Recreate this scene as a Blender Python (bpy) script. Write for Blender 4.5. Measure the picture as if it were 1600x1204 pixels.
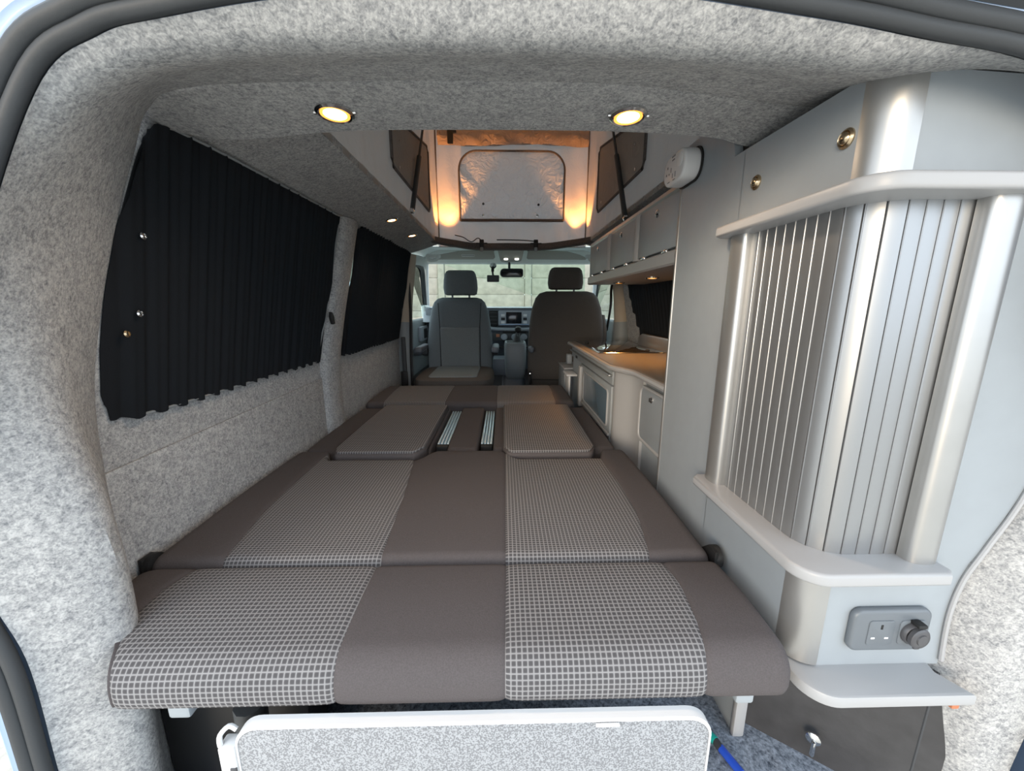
import bpy, bmesh, math, random
from mathutils import Vector, Matrix
from mathutils.geometry import delaunay_2d_cdt
R = math.radians
random.seed(7)
for o in list(bpy.data.objects): bpy.data.objects.remove(o)
S = bpy.context.scene
COL = S.collection
# ------------------------------------------------------------------ camera
cd = bpy.data.cameras.new('camera'); cam = bpy.data.objects.new('camera', cd); COL.objects.link(cam)
cam.location = (0, 0, .97); cam.rotation_euler = (R(90 - 11.8), 0, R(-1.24))
cd.sensor_fit = 'HORIZONTAL'; cd.sensor_width = 36; cd.lens = 13.5; cd.clip_start = .02; cd.clip_end = 200
S.camera = cam
# ------------------------------------------------------------------ sky, sun, exposure
w = bpy.data.worlds.new('sky'); S.world = w; w.use_nodes = True
bg = w.node_tree.nodes['Background']; bg.inputs[0].default_value = (.80, .90, 1.0, 1); bg.inputs[1].default_value = 2.2
sd = bpy.data.lights.new('sun', 'SUN'); sd.energy = 1.5; sd.angle = R(25); sd.color = (1, .78, .52)
sun = bpy.data.objects.new('sun', sd); COL.objects.link(sun)
sun.rotation_euler = Vector((.55, 1, -.16)).to_track_quat('-Z', 'Y').to_euler(); sun.location = (-4, -6, 3)
S.view_settings.view_transform = 'Standard'; S.view_settings.look = 'None'
S.view_settings.gamma = 1; S.view_settings.use_curve_mapping = False
S.view_settings.exposure = .60

# ------------------------------------------------------------------ materials
MATS = {}
def lin(c): return tuple((x / 12.92 if x <= .04045 else ((x + .055) / 1.055) ** 2.4) for x in [v / 255 for v in c])
def newmat(name):
    m = bpy.data.materials.new(name); m.use_nodes = True; MATS[name] = m
    nt = m.node_tree; return m, nt, nt.nodes['Principled BSDF']
def plain(name, rgb, rough=.5, metal=0, bump=0, bscale=300, var=0, vscale=60, spec=.5, coat=0):
    m, nt, b = newmat(name)
    c = lin(rgb)
    b.inputs['Base Color'].default_value = (*c, 1); b.inputs['Roughness'].default_value = rough; b.inputs['Metallic'].default_value = metal
    b.inputs['Specular IOR Level'].default_value = spec
    if coat: b.inputs['Coat Weight'].default_value = coat
    tc = nt.nodes.new('ShaderNodeTexCoord')
    if var:
        n = nt.nodes.new('ShaderNodeTexNoise'); n.inputs['Scale'].default_value = vscale; n.inputs['Detail'].default_value = 4
        nt.links.new(tc.outputs['Object'], n.inputs['Vector'])
        r = nt.nodes.new('ShaderNodeValToRGB'); r.color_ramp.elements[0].position = .3; r.color_ramp.elements[1].position = .7
        r.color_ramp.elements[0].color = (*[max(0, x * (1 - var)) for x in c], 1); r.color_ramp.elements[1].color = (*[x * (1 + var) for x in c], 1)
        nt.links.new(n.outputs['Fac'], r.inputs['Fac']); nt.links.new(r.outputs['Color'], b.inputs['Base Color'])
    if bump:
        n = nt.nodes.new('ShaderNodeTexNoise'); n.inputs['Scale'].default_value = bscale; n.inputs['Detail'].default_value = 3
        nt.links.new(tc.outputs['Object'], n.inputs['Vector'])
        k = nt.nodes.new('ShaderNodeBump'); k.inputs['Strength'].default_value = bump; k.inputs['Distance'].default_value = .002
        nt.links.new(n.outputs['Fac'], k.inputs['Height']); nt.links.new(k.outputs['Normal'], b.inputs['Normal'])
    return m
def carpet(name, dark, light, fibre=330, blotch=38):
    m, nt, b = newmat(name); b.inputs['Roughness'].default_value = 1; b.inputs['Specular IOR Level'].default_value = .1
    tc = nt.nodes.new('ShaderNodeTexCoord')
    def noise(s, d, dist=0):
        n = nt.nodes.new('ShaderNodeTexNoise'); n.inputs['Scale'].default_value = s; n.inputs['Detail'].default_value = d; n.inputs['Distortion'].default_value = dist
        nt.links.new(tc.outputs['Object'], n.inputs['Vector']); return n
    a = noise(fibre, 3, .3); c = noise(blotch, 5, .3); e = noise(fibre * .4, 3, .5)
    m1 = nt.nodes.new('ShaderNodeMix'); m1.data_type = 'FLOAT'; m1.inputs[0].default_value = .35
    nt.links.new(a.outputs['Fac'], m1.inputs[2]); nt.links.new(c.outputs['Fac'], m1.inputs[3])
    m2 = nt.nodes.new('ShaderNodeMix'); m2.data_type = 'FLOAT'; m2.inputs[0].default_value = .45
    nt.links.new(m1.outputs[0], m2.inputs[2]); nt.links.new(e.outputs['Fac'], m2.inputs[3])
    r = nt.nodes.new('ShaderNodeValToRGB'); r.color_ramp.elements[0].position = .36; r.color_ramp.elements[1].position = .62
    r.color_ramp.elements[0].color = (*lin(dark), 1); r.color_ramp.elements[1].color = (*lin(light), 1)
    nt.links.new(m2.outputs[0], r.inputs['Fac']); nt.links.new(r.outputs['Color'], b.inputs['Base Color'])
    k = nt.nodes.new('ShaderNodeBump'); k.inputs['Strength'].default_value = .45; k.inputs['Distance'].default_value = .003
    nt.links.new(m2.outputs[0], k.inputs['Height']); nt.links.new(k.outputs['Normal'], b.inputs['Normal'])
    return m
def check(name, pitch):
    m, nt, b = newmat(name); b.inputs['Roughness'].default_value = .95; b.inputs['Specular IOR Level'].default_value = .15
    uv = nt.nodes.new('ShaderNodeUVMap'); sp = nt.nodes.new('ShaderNodeSeparateXYZ'); nt.links.new(uv.outputs[0], sp.inputs[0])
    def M(op, *a):
        n = nt.nodes.new('ShaderNodeMath'); n.operation = op
        for i, v in enumerate(a):
            if isinstance(v, (int, float)): n.inputs[i].default_value = v
            else: nt.links.new(v, n.inputs[i])
        return n.outputs[0]
    def wave(s, p):   # soft pale line once every pitch
        f = M('FRACT', M('DIVIDE', s, p)); return M('SUBTRACT', 1, M('MULTIPLY', M('ABSOLUTE', M('SUBTRACT', f, .5)), 2))
    wx, wy = wave(sp.outputs[0], pitch), wave(sp.outputs[1], pitch)
    lx, ly = M('SMOOTH_MIN', M('MULTIPLY', wx, 1.6), 1, .2), M('SMOOTH_MIN', M('MULTIPLY', wy, 1.6), 1, .2)
    lo = M('MULTIPLY', lx, ly)        # 1 in a square's middle
    fx = M('LESS_THAN', wx, .16); fy = M('LESS_THAN', wy, .16); thread = M('MAXIMUM', fx, fy)
    r = nt.nodes.new('ShaderNodeValToRGB'); r.color_ramp.elements[0].position = .12; r.color_ramp.elements[1].position = .78
    r.color_ramp.elements[0].color = (*lin((112, 111, 113)), 1); r.color_ramp.elements[1].color = (*lin((76, 75, 77)), 1)
    nt.links.new(lo, r.inputs['Fac'])
    mx = nt.nodes.new('ShaderNodeMix'); mx.data_type = 'RGBA'; nt.links.new(M('MULTIPLY', thread, .40), mx.inputs[0])
    nt.links.new(r.outputs['Color'], mx.inputs[6]); mx.inputs[7].default_value = (*lin((164, 164, 164)), 1)
    nt.links.new(mx.outputs[2], b.inputs['Base Color'])
    k = nt.nodes.new('ShaderNodeBump'); k.inputs['Strength'].default_value = .25; k.inputs['Distance'].default_value = .001
    nt.links.new(lo, k.inputs['Height']); nt.links.new(k.outputs['Normal'], b.inputs['Normal'])
    return m
def canvas(name, rgb, trans=.35, wrinkle=0, trgb=None):
    m, nt, b = newmat(name); b.inputs['Roughness'].default_value = .9; b.inputs['Specular IOR Level'].default_value = .15
    b.inputs['Base Color'].default_value = (*lin(rgb), 1)
    out = nt.nodes['Material Output']; t = nt.nodes.new('ShaderNodeBsdfTranslucent'); t.inputs[0].default_value = (*lin(trgb or rgb), 1)
    mx = nt.nodes.new('ShaderNodeMixShader'); mx.inputs[0].default_value = trans
    nt.links.new(b.outputs[0], mx.inputs[1]); nt.links.new(t.outputs[0], mx.inputs[2]); nt.links.new(mx.outputs[0], out.inputs[0])
    tc = nt.nodes.new('ShaderNodeTexCoord'); n = nt.nodes.new('ShaderNodeTexNoise'); n.inputs['Scale'].default_value = 300
    nt.links.new(tc.outputs['Object'], n.inputs['Vector'])
    k = nt.nodes.new('ShaderNodeBump'); k.inputs['Strength'].default_value = .2; k.inputs['Distance'].default_value = .002
    nt.links.new(n.outputs['Fac'], k.inputs['Height'])
    if wrinkle:
        n2 = nt.nodes.new('ShaderNodeTexNoise'); n2.inputs['Scale'].default_value = 16; n2.inputs['Distortion'].default_value = 2; n2.inputs['Detail'].default_value = 4
        nt.links.new(tc.outputs['Object'], n2.inputs['Vector'])
        k2 = nt.nodes.new('ShaderNodeBump'); k2.inputs['Strength'].default_value = wrinkle; k2.inputs['Distance'].default_value = .02
        nt.links.new(n2.outputs['Fac'], k2.inputs['Height']); nt.links.new(k2.outputs['Normal'], k.inputs['Normal'])
    nt.links.new(k.outputs['Normal'], b.inputs['Normal']); nt.links.new(k.outputs['Normal'], t.inputs['Normal'])
    return m
def emit(name, rgb, s):
    m, nt, b = newmat(name); b.inputs['Base Color'].default_value = (*rgb, 1)
    b.inputs['Emission Color'].default_value = (*rgb, 1); b.inputs['Emission Strength'].default_value = s; return m
def glass(name, rgb=(235, 245, 240), rough=0):
    m, nt, b = newmat(name); out = nt.nodes['Material Output']
    t = nt.nodes.new('ShaderNodeBsdfTransparent'); t.inputs[0].default_value = (*lin(rgb), 1)
    g = nt.nodes.new('ShaderNodeBsdfGlossy'); g.inputs['Roughness'].default_value = rough + .02
    fr = nt.nodes.new('ShaderNodeFresnel'); fr.inputs[0].default_value = 1.3
    mx = nt.nodes.new('ShaderNodeMixShader'); nt.links.new(fr.outputs[0], mx.inputs[0])
    nt.links.new(t.outputs[0], mx.inputs[1]); nt.links.new(g.outputs[0], mx.inputs[2]); nt.links.new(mx.outputs[0], out.inputs[0]); return m
carpet('felt', (116, 118, 121), (186, 186, 185), 420, 40)
carpet('speckle', (62, 68, 78), (142, 150, 162), 260, 90)
plain('fabric', (82, 78, 79), .95, bump=.3, bscale=700, var=.12, vscale=500, spec=.15)
plain('seatcloth', (108, 116, 120), .85, bump=.25, bscale=600, var=.1, vscale=300, spec=.2)
plain('seatback', (88, 84, 81), .9, bump=.25, bscale=600, var=.1, vscale=300, spec=.15)
plain('seatinset', (120, 127, 130), .9, bump=.4, bscale=420, var=.15, vscale=380, spec=.15)
check('check', .0082)
canvas('curtain', (40, 42, 46), .4, trgb=(62, 84, 90))
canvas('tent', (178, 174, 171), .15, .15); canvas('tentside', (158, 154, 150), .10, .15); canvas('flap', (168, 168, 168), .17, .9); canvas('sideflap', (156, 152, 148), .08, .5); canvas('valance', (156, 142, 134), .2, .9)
plain('trimcloth', (92, 86, 84), .95, bump=.3, bscale=300, var=.15, vscale=120)
plain('laminate', (143, 150, 156), .42, var=.02, vscale=30, spec=.4)
plain('alu', (172, 172, 171), .34, metal=.75, var=.03, vscale=20)
plain('slatmetal', (150, 152, 154), .34, metal=.7)
plain('ledge', (158, 159, 161), .38, spec=.5)
plain('worktop', (120, 115, 110), .3, var=.05, vscale=300)
plain('nickel', (190, 170, 140), .25, metal=1); plain('chrome', (215, 215, 215), .15, metal=1)
plain('rubber', (52, 55, 58), .6, bump=.1, bscale=200); plain('black', (22, 22, 23), .6)
plain('blackpanel', (54, 54, 56), .55, bump=.2, bscale=90, var=.2, vscale=25)
plain('bluepaint', (150, 172, 202), .3, coat=.6)
plain('socketgrey', (98, 104, 110), .38); plain('socketdark', (70, 70, 73), .35)
plain('white', (214, 215, 216), .35); plain('plasticgrey', (132, 138, 141), .55, bump=.1)
plain('headliner', (226, 234, 232), .9, bump=.1, bscale=400); plain('pillar', (204, 211, 211), .6)
plain('beige', (176, 164, 148), .7); plain('visor', (168, 170, 166), .8)
plain('dash', (100, 107, 116), .55, bump=.15, bscale=500); plain('dashsilver', (150, 156, 164), .4)
plain('screen', (26, 30, 36), .12); plain('darkgrey', (58, 60, 63), .55)
plain('concrete', (136, 136, 126), .95, bump=.5, bscale=60, var=.16, vscale=9)
plain('tarmac', (178, 172, 162), .95, bump=.4, bscale=80, var=.2, vscale=30)
plain('hob', (40, 38, 36), .06, coat=.5); plain('teal', (30, 160, 150), .4); plain('blue', (40, 80, 190), .4); plain('orangewood', (176, 112, 80), .7)
plain('railblue', (205, 228, 240), .35, metal=.6)
plain('fridgeglass', (92, 112, 128), .2)
emit('lamp', (1, .70, .36), 9); emit('lampsmall', (1, .55, .20), 5); emit('lampglow', (1, .36, .06), 1.3); emit('maplight', (1, .95, .85), 6); glass('glass'); glass('darkglass', (165, 188, 190))
m, nt, b = newmat('tablelam'); b.inputs['Roughness'].default_value = .45
tc = nt.nodes.new('ShaderNodeTexCoord'); n = nt.nodes.new('ShaderNodeTexNoise'); n.inputs['Scale'].default_value = 420; n.inputs['Detail'].default_value = 1
r = nt.nodes.new('ShaderNodeValToRGB'); r.color_ramp.elements[0].position = .42; r.color_ramp.elements[1].position = .58
r.color_ramp.elements[0].color = (*lin((112, 114, 118)), 1); r.color_ramp.elements[1].color = (*lin((154, 157, 161)), 1)
nt.links.new(tc.outputs['Object'], n.inputs['Vector']); nt.links.new(n.outputs['Fac'], r.inputs['Fac']); nt.links.new(r.outputs['Color'], b.inputs['Base Color'])

# ------------------------------------------------------------------ builders
ORG = {}
def tag(o, label=None, cat=None, group=None, kind=None):
    if label: o['label'] = label
    if cat: o['category'] = cat
    if group: o['group'] = group
    if kind: o['kind'] = kind
    return o
def thing(name, loc, label, cat, group=None):
    o = bpy.data.objects.new(name, None); COL.objects.link(o); o.location = loc; ORG[o] = Vector(loc); o.empty_display_size = .05
    return tag(o, label, cat, group)
def link(name, bm, mat, parent=None, smooth=40):
    bmx = bm
    if parent is not None: org = ORG[parent]
    else:
        xs = [v.co for v in bmx.verts]
        org = Vector((sum(c.x for c in xs) / len(xs), sum(c.y for c in xs) / len(xs), min(c.z for c in xs)))
    bmesh.ops.translate(bmx, verts=bmx.verts, vec=-org)
    me = bpy.data.meshes.new(name); bmx.to_mesh(me); bmx.free()
    me.materials.append(MATS[mat])
    if smooth:
        for p in me.polygons: p.use_smooth = True
        try: me.set_sharp_from_angle(angle=R(smooth))
        except Exception: pass
    o = bpy.data.objects.new(name, me); COL.objects.link(o); ORG[o] = org
    if parent is not None: o.parent = parent
    else: o.location = org
    return o
def obj(name, bm, mat, parent=None, smooth=40, recalc=True):
    if recalc: bmesh.ops.recalc_face_normals(bm, faces=bm.faces)
    return link(name, bm, mat, parent, smooth)
def struct(name, bm, mat, parent=None, smooth=40):
    o = obj(name, bm, mat, parent, smooth)
    if parent is None: o['kind'] = 'structure'
    return o
def B(): return bmesh.new()
def rbox(x0, x1, y0, y1, z0, z1, r=.004, seg=2, bm=None):
    bm = bm or B()
    t = bmesh.new(); bmesh.ops.create_cube(t, size=1)
    for v in t.verts: v.co = Vector(((x0 + x1) / 2 + v.co.x * (x1 - x0), (y0 + y1) / 2 + v.co.y * (y1 - y0), (z0 + z1) / 2 + v.co.z * (z1 - z0)))
    r = min(r, .49 * min(abs(x1 - x0), abs(y1 - y0), abs(z1 - z0)))
    if r > 0: bmesh.ops.bevel(t, geom=t.edges[:], offset=r, segments=seg, affect='EDGES', profile=.5)
    return merge(bm, t)
def merge(bm, t):
    me = bpy.data.meshes.new('t'); t.to_mesh(me); t.free(); bm.from_mesh(me); bpy.data.meshes.remove(me); return bm
def cm(pts, n, closed=False):
    pts = [Vector(p) for p in pts]; out = []; k = len(pts); segs = k if closed else k - 1
    for i in range(n):
        t = i / n * segs if closed else i / (n - 1) * segs
        j = min(int(t), segs - 1); u = t - j
        g = (lambda q: pts[q % k]) if closed else (lambda q: pts[max(0, min(k - 1, q))])
        a, b_, c, d = g(j - 1), g(j), g(j + 1), g(j + 2)
        out.append(.5 * ((2 * b_) + (c - a) * u + (2 * a - 5 * b_ + 4 * c - d) * u * u + (3 * b_ - a - 3 * c + d) * u ** 3))
    return out
def tube(pts, r, n=10, bm=None, closed=False, radii=None, flat=None):
    bm = bm or B(); pts = [Vector(p) for p in pts]; rings = []; up = None
    for i, p in enumerate(pts):
        if closed: d = pts[(i + 1) % len(pts)] - pts[i - 1]
        else: d = pts[min(i + 1, len(pts) - 1)] - pts[max(i - 1, 0)]
        d.normalize()
        if up is None:
            up = Vector((0, 0, 1)) if abs(d.z) < .9 else Vector((0, 1, 0))
        s = d.cross(up).normalized(); up = s.cross(d).normalized()
        rr = radii[i] if radii else r; f = flat or 1
        rings.append([bm.verts.new(p + (s * math.cos(a) + up * math.sin(a) * f) * rr) for a in [2 * math.pi * k / n for k in range(n)]])
    m_ = len(rings)
    for i in range(m_ if closed else m_ - 1):
        a, b_ = rings[i], rings[(i + 1) % m_]
        for k in range(n): bm.faces.new((a[k], a[(k + 1) % n], b_[(k + 1) % n], b_[k]))
    if not closed: bm.faces.new(rings[0]); bm.faces.new(rings[-1])
    return bm
def lathe(prof, c, axis, n=24, bm=None):
    bm = bm or B(); c = Vector(c); ax = Vector(axis).normalized(); q = Vector((0, 0, 1)).rotation_difference(ax); rings = []
    for r_, h in prof:
        rings.append([bm.verts.new(c + q @ Vector((max(r_, 1e-5) * math.cos(2 * math.pi * k / n), max(r_, 1e-5) * math.sin(2 * math.pi * k / n), h))) for k in range(n)])
    for a, b_ in zip(rings, rings[1:]):
        for k in range(n): bm.faces.new((a[k], a[(k + 1) % n], b_[(k + 1) % n], b_[k]))
    bm.faces.new(rings[0]); bm.faces.new(rings[-1]); return bm
def P3(plane, u, v, d):
    return Vector((u, v, d)) if plane == 'XY' else Vector((d, u, v)) if plane == 'YZ' else Vector((u, d, v))
def prism(out, plane, d0, d1, bev=0, seg=2, bm=None):
    bm = bm or B(); t = bmesh.new()
    a = [t.verts.new(P3(plane, u, v, d0)) for u, v in out]; b_ = [t.verts.new(P3(plane, u, v, d1)) for u, v in out]
    fa = t.faces.new(a); fb = t.faces.new(b_[::-1]); n = len(out)
    for i in range(n): t.faces.new((a[i], b_[i], b_[(i + 1) % n], a[(i + 1) % n]))
    bmesh.ops.recalc_face_normals(t, faces=t.faces)
    if bev: bmesh.ops.bevel(t, geom=list(set(fa.edges[:] + fb.edges[:])), offset=bev, segments=seg, affect='EDGES', profile=.5)
    return merge(bm, t)
def rrect(u0, u1, v0, v1, r, n=6, rs=None):
    rs = rs or (r,) * 4; out = []     # corners: low-left, low-right, up-right, up-left
    for (cu, cv, a0, q) in ((u0, v0, 180, 0), (u1, v0, 270, 1), (u1, v1, 0, 2), (u0, v1, 90, 3)):
        rr = rs[q]; su = 1 if cu == u0 else -1; sv = 1 if cv == v0 else -1
        if rr <= 0: out.append((cu, cv)); continue
        for k in range(n + 1):
            a = R(a0 + 90 * k / n); out.append((cu + su * rr + rr * math.cos(a), cv + sv * rr + rr * math.sin(a)))
    return out
def grid(rows, bm=None, uv=None):
    bm = bm or B(); V = [[bm.verts.new(p) for p in row] for row in rows]
    for a, b_ in zip(V, V[1:]):
        for k in range(len(a) - 1):
            bm.faces.new((a[k], a[k + 1], b_[k + 1], b_[k]))
    return bm
def loft(guides, n=60, m=14):
    gs = [cm(g, n) for g in guides]
    return grid([cm([g[i] for g in gs], m) for i in range(n)])
def thicken(bm, t):
    bmesh.ops.recalc_face_normals(bm, faces=bm.faces)
    bmesh.ops.solidify(bm, geom=bm.faces[:], thickness=t); return bm
def holed(outer, holes, fn, step=.05, reveal=None):
    """sheet over a 2-D outline with holes; fn maps (u, v, depth) to a point; reveal = depth of the hole edges"""
    pts, edges, faces = [], [], []
    for loop in [outer] + holes:
        s = len(pts); pts += [Vector(p) for p in loop]; edges += [(s + i, s + (i + 1) % len(loop)) for i in range(len(loop))]
    def inside(p, loop):
        c = False; j = len(loop) - 1
        for i in range(len(loop)):
            (xi, yi), (xj, yj) = loop[i], loop[j]
            if (yi > p[1]) != (yj > p[1]) and p[0] < (xj - xi) * (p[1] - yi) / (yj - yi) + xi: c = not c
            j = i
        return c
    us = [p[0] for p in outer]; vs = [p[1] for p in outer]
    u = min(us) + step / 2
    while u < max(us):
        v = min(vs) + step / 2
        while v < max(vs):
            if inside((u, v), outer) and not any(inside((u, v), h) for h in holes): pts.append(Vector((u, v)))
            v += step
        u += step
    vv, ee, ff, *_ = delaunay_2d_cdt(pts, edges, [], 0, 1e-6)
    bm = B(); V = [bm.verts.new(fn(p[0], p[1], 0)) for p in vv]
    for f in ff:
        c = sum((Vector(vv[i]) for i in f), Vector((0, 0))) / len(f)
        if inside(c, outer) and not any(inside(c, h) for h in holes):
            try: bm.faces.new([V[i] for i in f])
            except ValueError: pass
    if reveal:
        for h in holes:
            a = [bm.verts.new(fn(p[0], p[1], 0)) for p in h]; m_ = [bm.verts.new(fn(p[0], p[1], reveal)) for p in h]
            for i in range(len(h)): bm.faces.new((a[i], a[(i + 1) % len(h)], m_[(i + 1) % len(h)], m_[i]))
    bmesh.ops.remove_doubles(bm, verts=bm.verts, dist=1e-5)
    return bm
def superloft(secs, n=36, e=4.0):
    """stack of rounded-rectangle sections: (z, cx, cy, half width, half depth)"""
    bm = B(); rings = []
    for z, cx, cy, hw, hd in secs:
        ring = []
        for k in range(n):
            a = 2 * math.pi * k / n; c, s = math.cos(a), math.sin(a)
            ring.append(bm.verts.new((cx + math.copysign(abs(c) ** (2 / e), c) * hw, cy + math.copysign(abs(s) ** (2 / e), s) * hd, z)))
        rings.append(ring)
    for a, b_ in zip(rings, rings[1:]):
        for k in range(n): bm.faces.new((a[k], a[(k + 1) % n], b_[(k + 1) % n], b_[k]))
    bm.faces.new(rings[0]); bm.faces.new(rings[-1]); return bm

# ------------------------------------------------------------------ the van's shell
def Xw(z):      # left wall: upright to the window sill, then leaning in
    return -.720 if z < .76 else -.720 + .100 * (z - .76) / .53
VC = .07        # centre line of the van
def Xr(z): return 2 * VC - Xw(z)
# ground outside
gm = B(); bmesh.ops.create_grid(gm, x_segments=2, y_segments=2, size=25); bmesh.ops.translate(gm, verts=gm.verts, vec=(0, 3, -.45)); struct('ground', gm, 'tarmac')
struct('floor', rbox(-.72, .86, .47, 3.75, .04, .10, .003), 'speckle')

def oval_pts(pts, n=5):         # smooth a closed outline through its control points
    return [(p.x, p.y) for p in cm([(a, b_, 0) for a, b_ in pts], n * len(pts), True)]
W1 = [(.735, .768), (.695, .795), (.68, .85), (.695, 1.02), (.738, 1.19), (.765, 1.255), (.81, 1.280), (1.15, 1.284), (1.52, 1.284), (1.535, 1.27), (1.51, 1.05), (1.475, .785), (1.46, .768), (1.1, .767)]
W2 = [(1.735, .762), (1.715, .775), (1.715, 1.0), (1.74, 1.25), (1.765, 1.283), (1.8, 1.294), (2.2, 1.30), (2.6, 1.305), (2.63, 1.29), (2.62, 1.0), (2.60, .78), (2.585, .765), (2.2, .762)]
W1, W2 = oval_pts(W1, 4), oval_pts(W2, 4)
wl = holed([(.58, .08), (2.74, .08), (2.74, 1.30), (.58, 1.30)], [W1, W2], lambda u, v, d: Vector((Xw(v) - d, u, v)), .07, .03)
struct('wall_left', wl, 'felt', None, 30)
# a panel seam under the first window and the ribbed post between the windows
struct('trim_1', prism([(.60, .673), (1.50, .690), (1.50, .08), (.60, .08)], 'YZ', -.7205, -.714, .003), 'felt')
post = loft([[(Xw(z) - .005, 1.50 + .07 * max(0, (z - .76) / .53), z) for z in (.08, .4, .7, .9, 1.1, 1.30)],
             [(Xw(z) + .022, 1.515 + .07 * max(0, (z - .76) / .53), z) for z in (.08, .4, .7, .9, 1.1, 1.30)],
             [(Xw(z) + .030, 1.58 + .06 * max(0, (z - .76) / .53), z) for z in (.08, .4, .7, .9, 1.1, 1.30)],
             [(Xw(z) + .016, 1.65 + .06 * max(0, (z - .76) / .53), z) for z in (.08, .4, .7, .9, 1.1, 1.30)],
             [(Xw(z) - .005, 1.70 + .05 * max(0, (z - .76) / .53), z) for z in (.08, .4, .7, .9, 1.1, 1.30)]], 20, 16)
struct('trim_2', post, 'felt')
# window panes behind the curtains
def pane(name, outline, fx):
    bm = B(); vs = [bm.verts.new((fx(v), u, v)) for u, v in outline]; bm.faces.new(vs)
    bmesh.ops.solidify(bm, geom=bm.faces[:], thickness=.004)
    o = struct(name, bm, 'darkglass'); sl = B(); s_ = 1 if fx(1) < 0 else -1
    tube([(fx(v) + s_ * .018, u, v) for u, v in outline], .013, 8, sl, True); obj('window_seal', sl, 'rubber', o)
    return o
pane('window_1', W1, lambda v: Xw(v) - .030); pane('window_2', W2, lambda v: Xw(v) - .030)
W3 = [(1.62, .79), (1.60, .82), (1.60, 1.0), (1.61, 1.09), (1.64, 1.10), (2.3, 1.105), (2.49, 1.10), (2.47, 1.0), (2.36, .80), (2.3, .79)]
wr = holed([(.62, .08), (2.74, .08), (2.74, 1.30), (.62, 1.30)], [W3], lambda u, v, d: Vector((Xr(v) + d, u, v)), .09, .03)
struct('wall_right', wr, 'felt', None, 30)
pane('window_3', W3, lambda v: Xr(v) + .030)

# felt surround of the tailgate opening: seal line, ridge, inner line
A = [(-.64, .44, .06), (-.641, .44, .30), (-.637, .44, .50), (-.655, .435, .64), (-.630, .435, .85), (-.535, .435, 1.045), (-.449, .435, 1.181), (-.386, .435, 1.221), (-.326, .435, 1.236), (-.175, .435, 1.257), (.072, .435, 1.267), (.295, .435, 1.246), (.415, .435, 1.229), (.535, .435, 1.210), (.68, .435, 1.16)]
Mi = [(-.585, .49, .06), (-.572, .50, .30), (-.572, .515, .545), (-.582, .515, .68), (-.606, .515, .85), (-.565, .505, 1.05), (-.462, .48, 1.168), (-.385, .477, 1.212), (-.30, .477, 1.228), (-.17, .475, 1.236), (.07, .475, 1.239), (.29, .475, 1.230), (.42, .470, 1.221), (.56, .462, 1.226), (.70, .46, 1.205)]
C = [(-.66, .62, .06), (-.675, .63, .29), (-.718, .66, .52), (-.718, .66, .68), (-.703, .665, .85), (-.667, .70, 1.05), (-.632, .74, 1.225), (-.575, .715, 1.282), (-.46, .657, 1.286), (-.21, .636, 1.286), (.014, .632, 1.286), (.20, .64, 1.286), (.46, .67, 1.276), (.60, .67, 1.274), (.76, .66, 1.26)]
E_ = [(x + (0 if z > 1.24 else -.05), y + .1, z + (.03 if z > 1.24 else 0)) for x, y, z in C]
struct('trim_3', loft([A, Mi, [tuple((Vector(a) * .45 + Vector(b_) * .55) + Vector((.004 if i < 7 else 0, 0, .004 if i > 6 else 0))) for i, (a, b_) in enumerate(zip(Mi, C))], C], 110, 16), 'felt')
AR = [(.70, .45, 1.02), (.80, .45, .82), (.812, .45, .62), (.80, .45, .36), (.79, .45, .22), (.79, .45, .06)]
MR = [(.76, .462, .98), (.785, .462, .79), (.755, .462, .62), (.735, .462, .40), (.74, .462, .22), (.74, .462, .06)]
CR = [(.80, .515, .93), (.752, .515, .715), (.692, .515, .565), (.690, .515, .41), (.715, .515, .20), (.72, .515, .06)]
struct('trim_4', loft([AR, MR, CR], 50, 12), 'felt')
# rubber seal of the tailgate and painted body flange outside it
def off(pts, ox, y, c=(.05, .72)):
    out = []
    for x, y_, z in pts:
        d = Vector((x - c[0], 0, z - c[1])); d.normalize(); out.append((x + d.x * ox, y, z + d.z * ox))
    return out
SL = thing('tailgate_seal', (-.64, .43, .06), 'black rubber seal lining the felt edge of the rear opening', 'seal')
AA = A + [(.72, .445, .98), (.80, .45, .82), (.812, .45, .62), (.80, .45, .36), (.79, .45, .22), (.79, .45, .06)]
pA = cm(off(AA, .009, .432), 140); pB = cm(off(AA, .024, .428), 140)
obj('inner_lip', tube(pA, .0082, 10), 'rubber', SL); obj('outer_bulb', tube(pB, .0090, 10), 'rubber', SL)
fl = loft([off(AA, .022, .44), off(AA, .042, .428), off(AA, .052, .440), off(AA, .060, .56)], 140, 14)
struct('wall_rear', fl, 'bluepaint')
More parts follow.
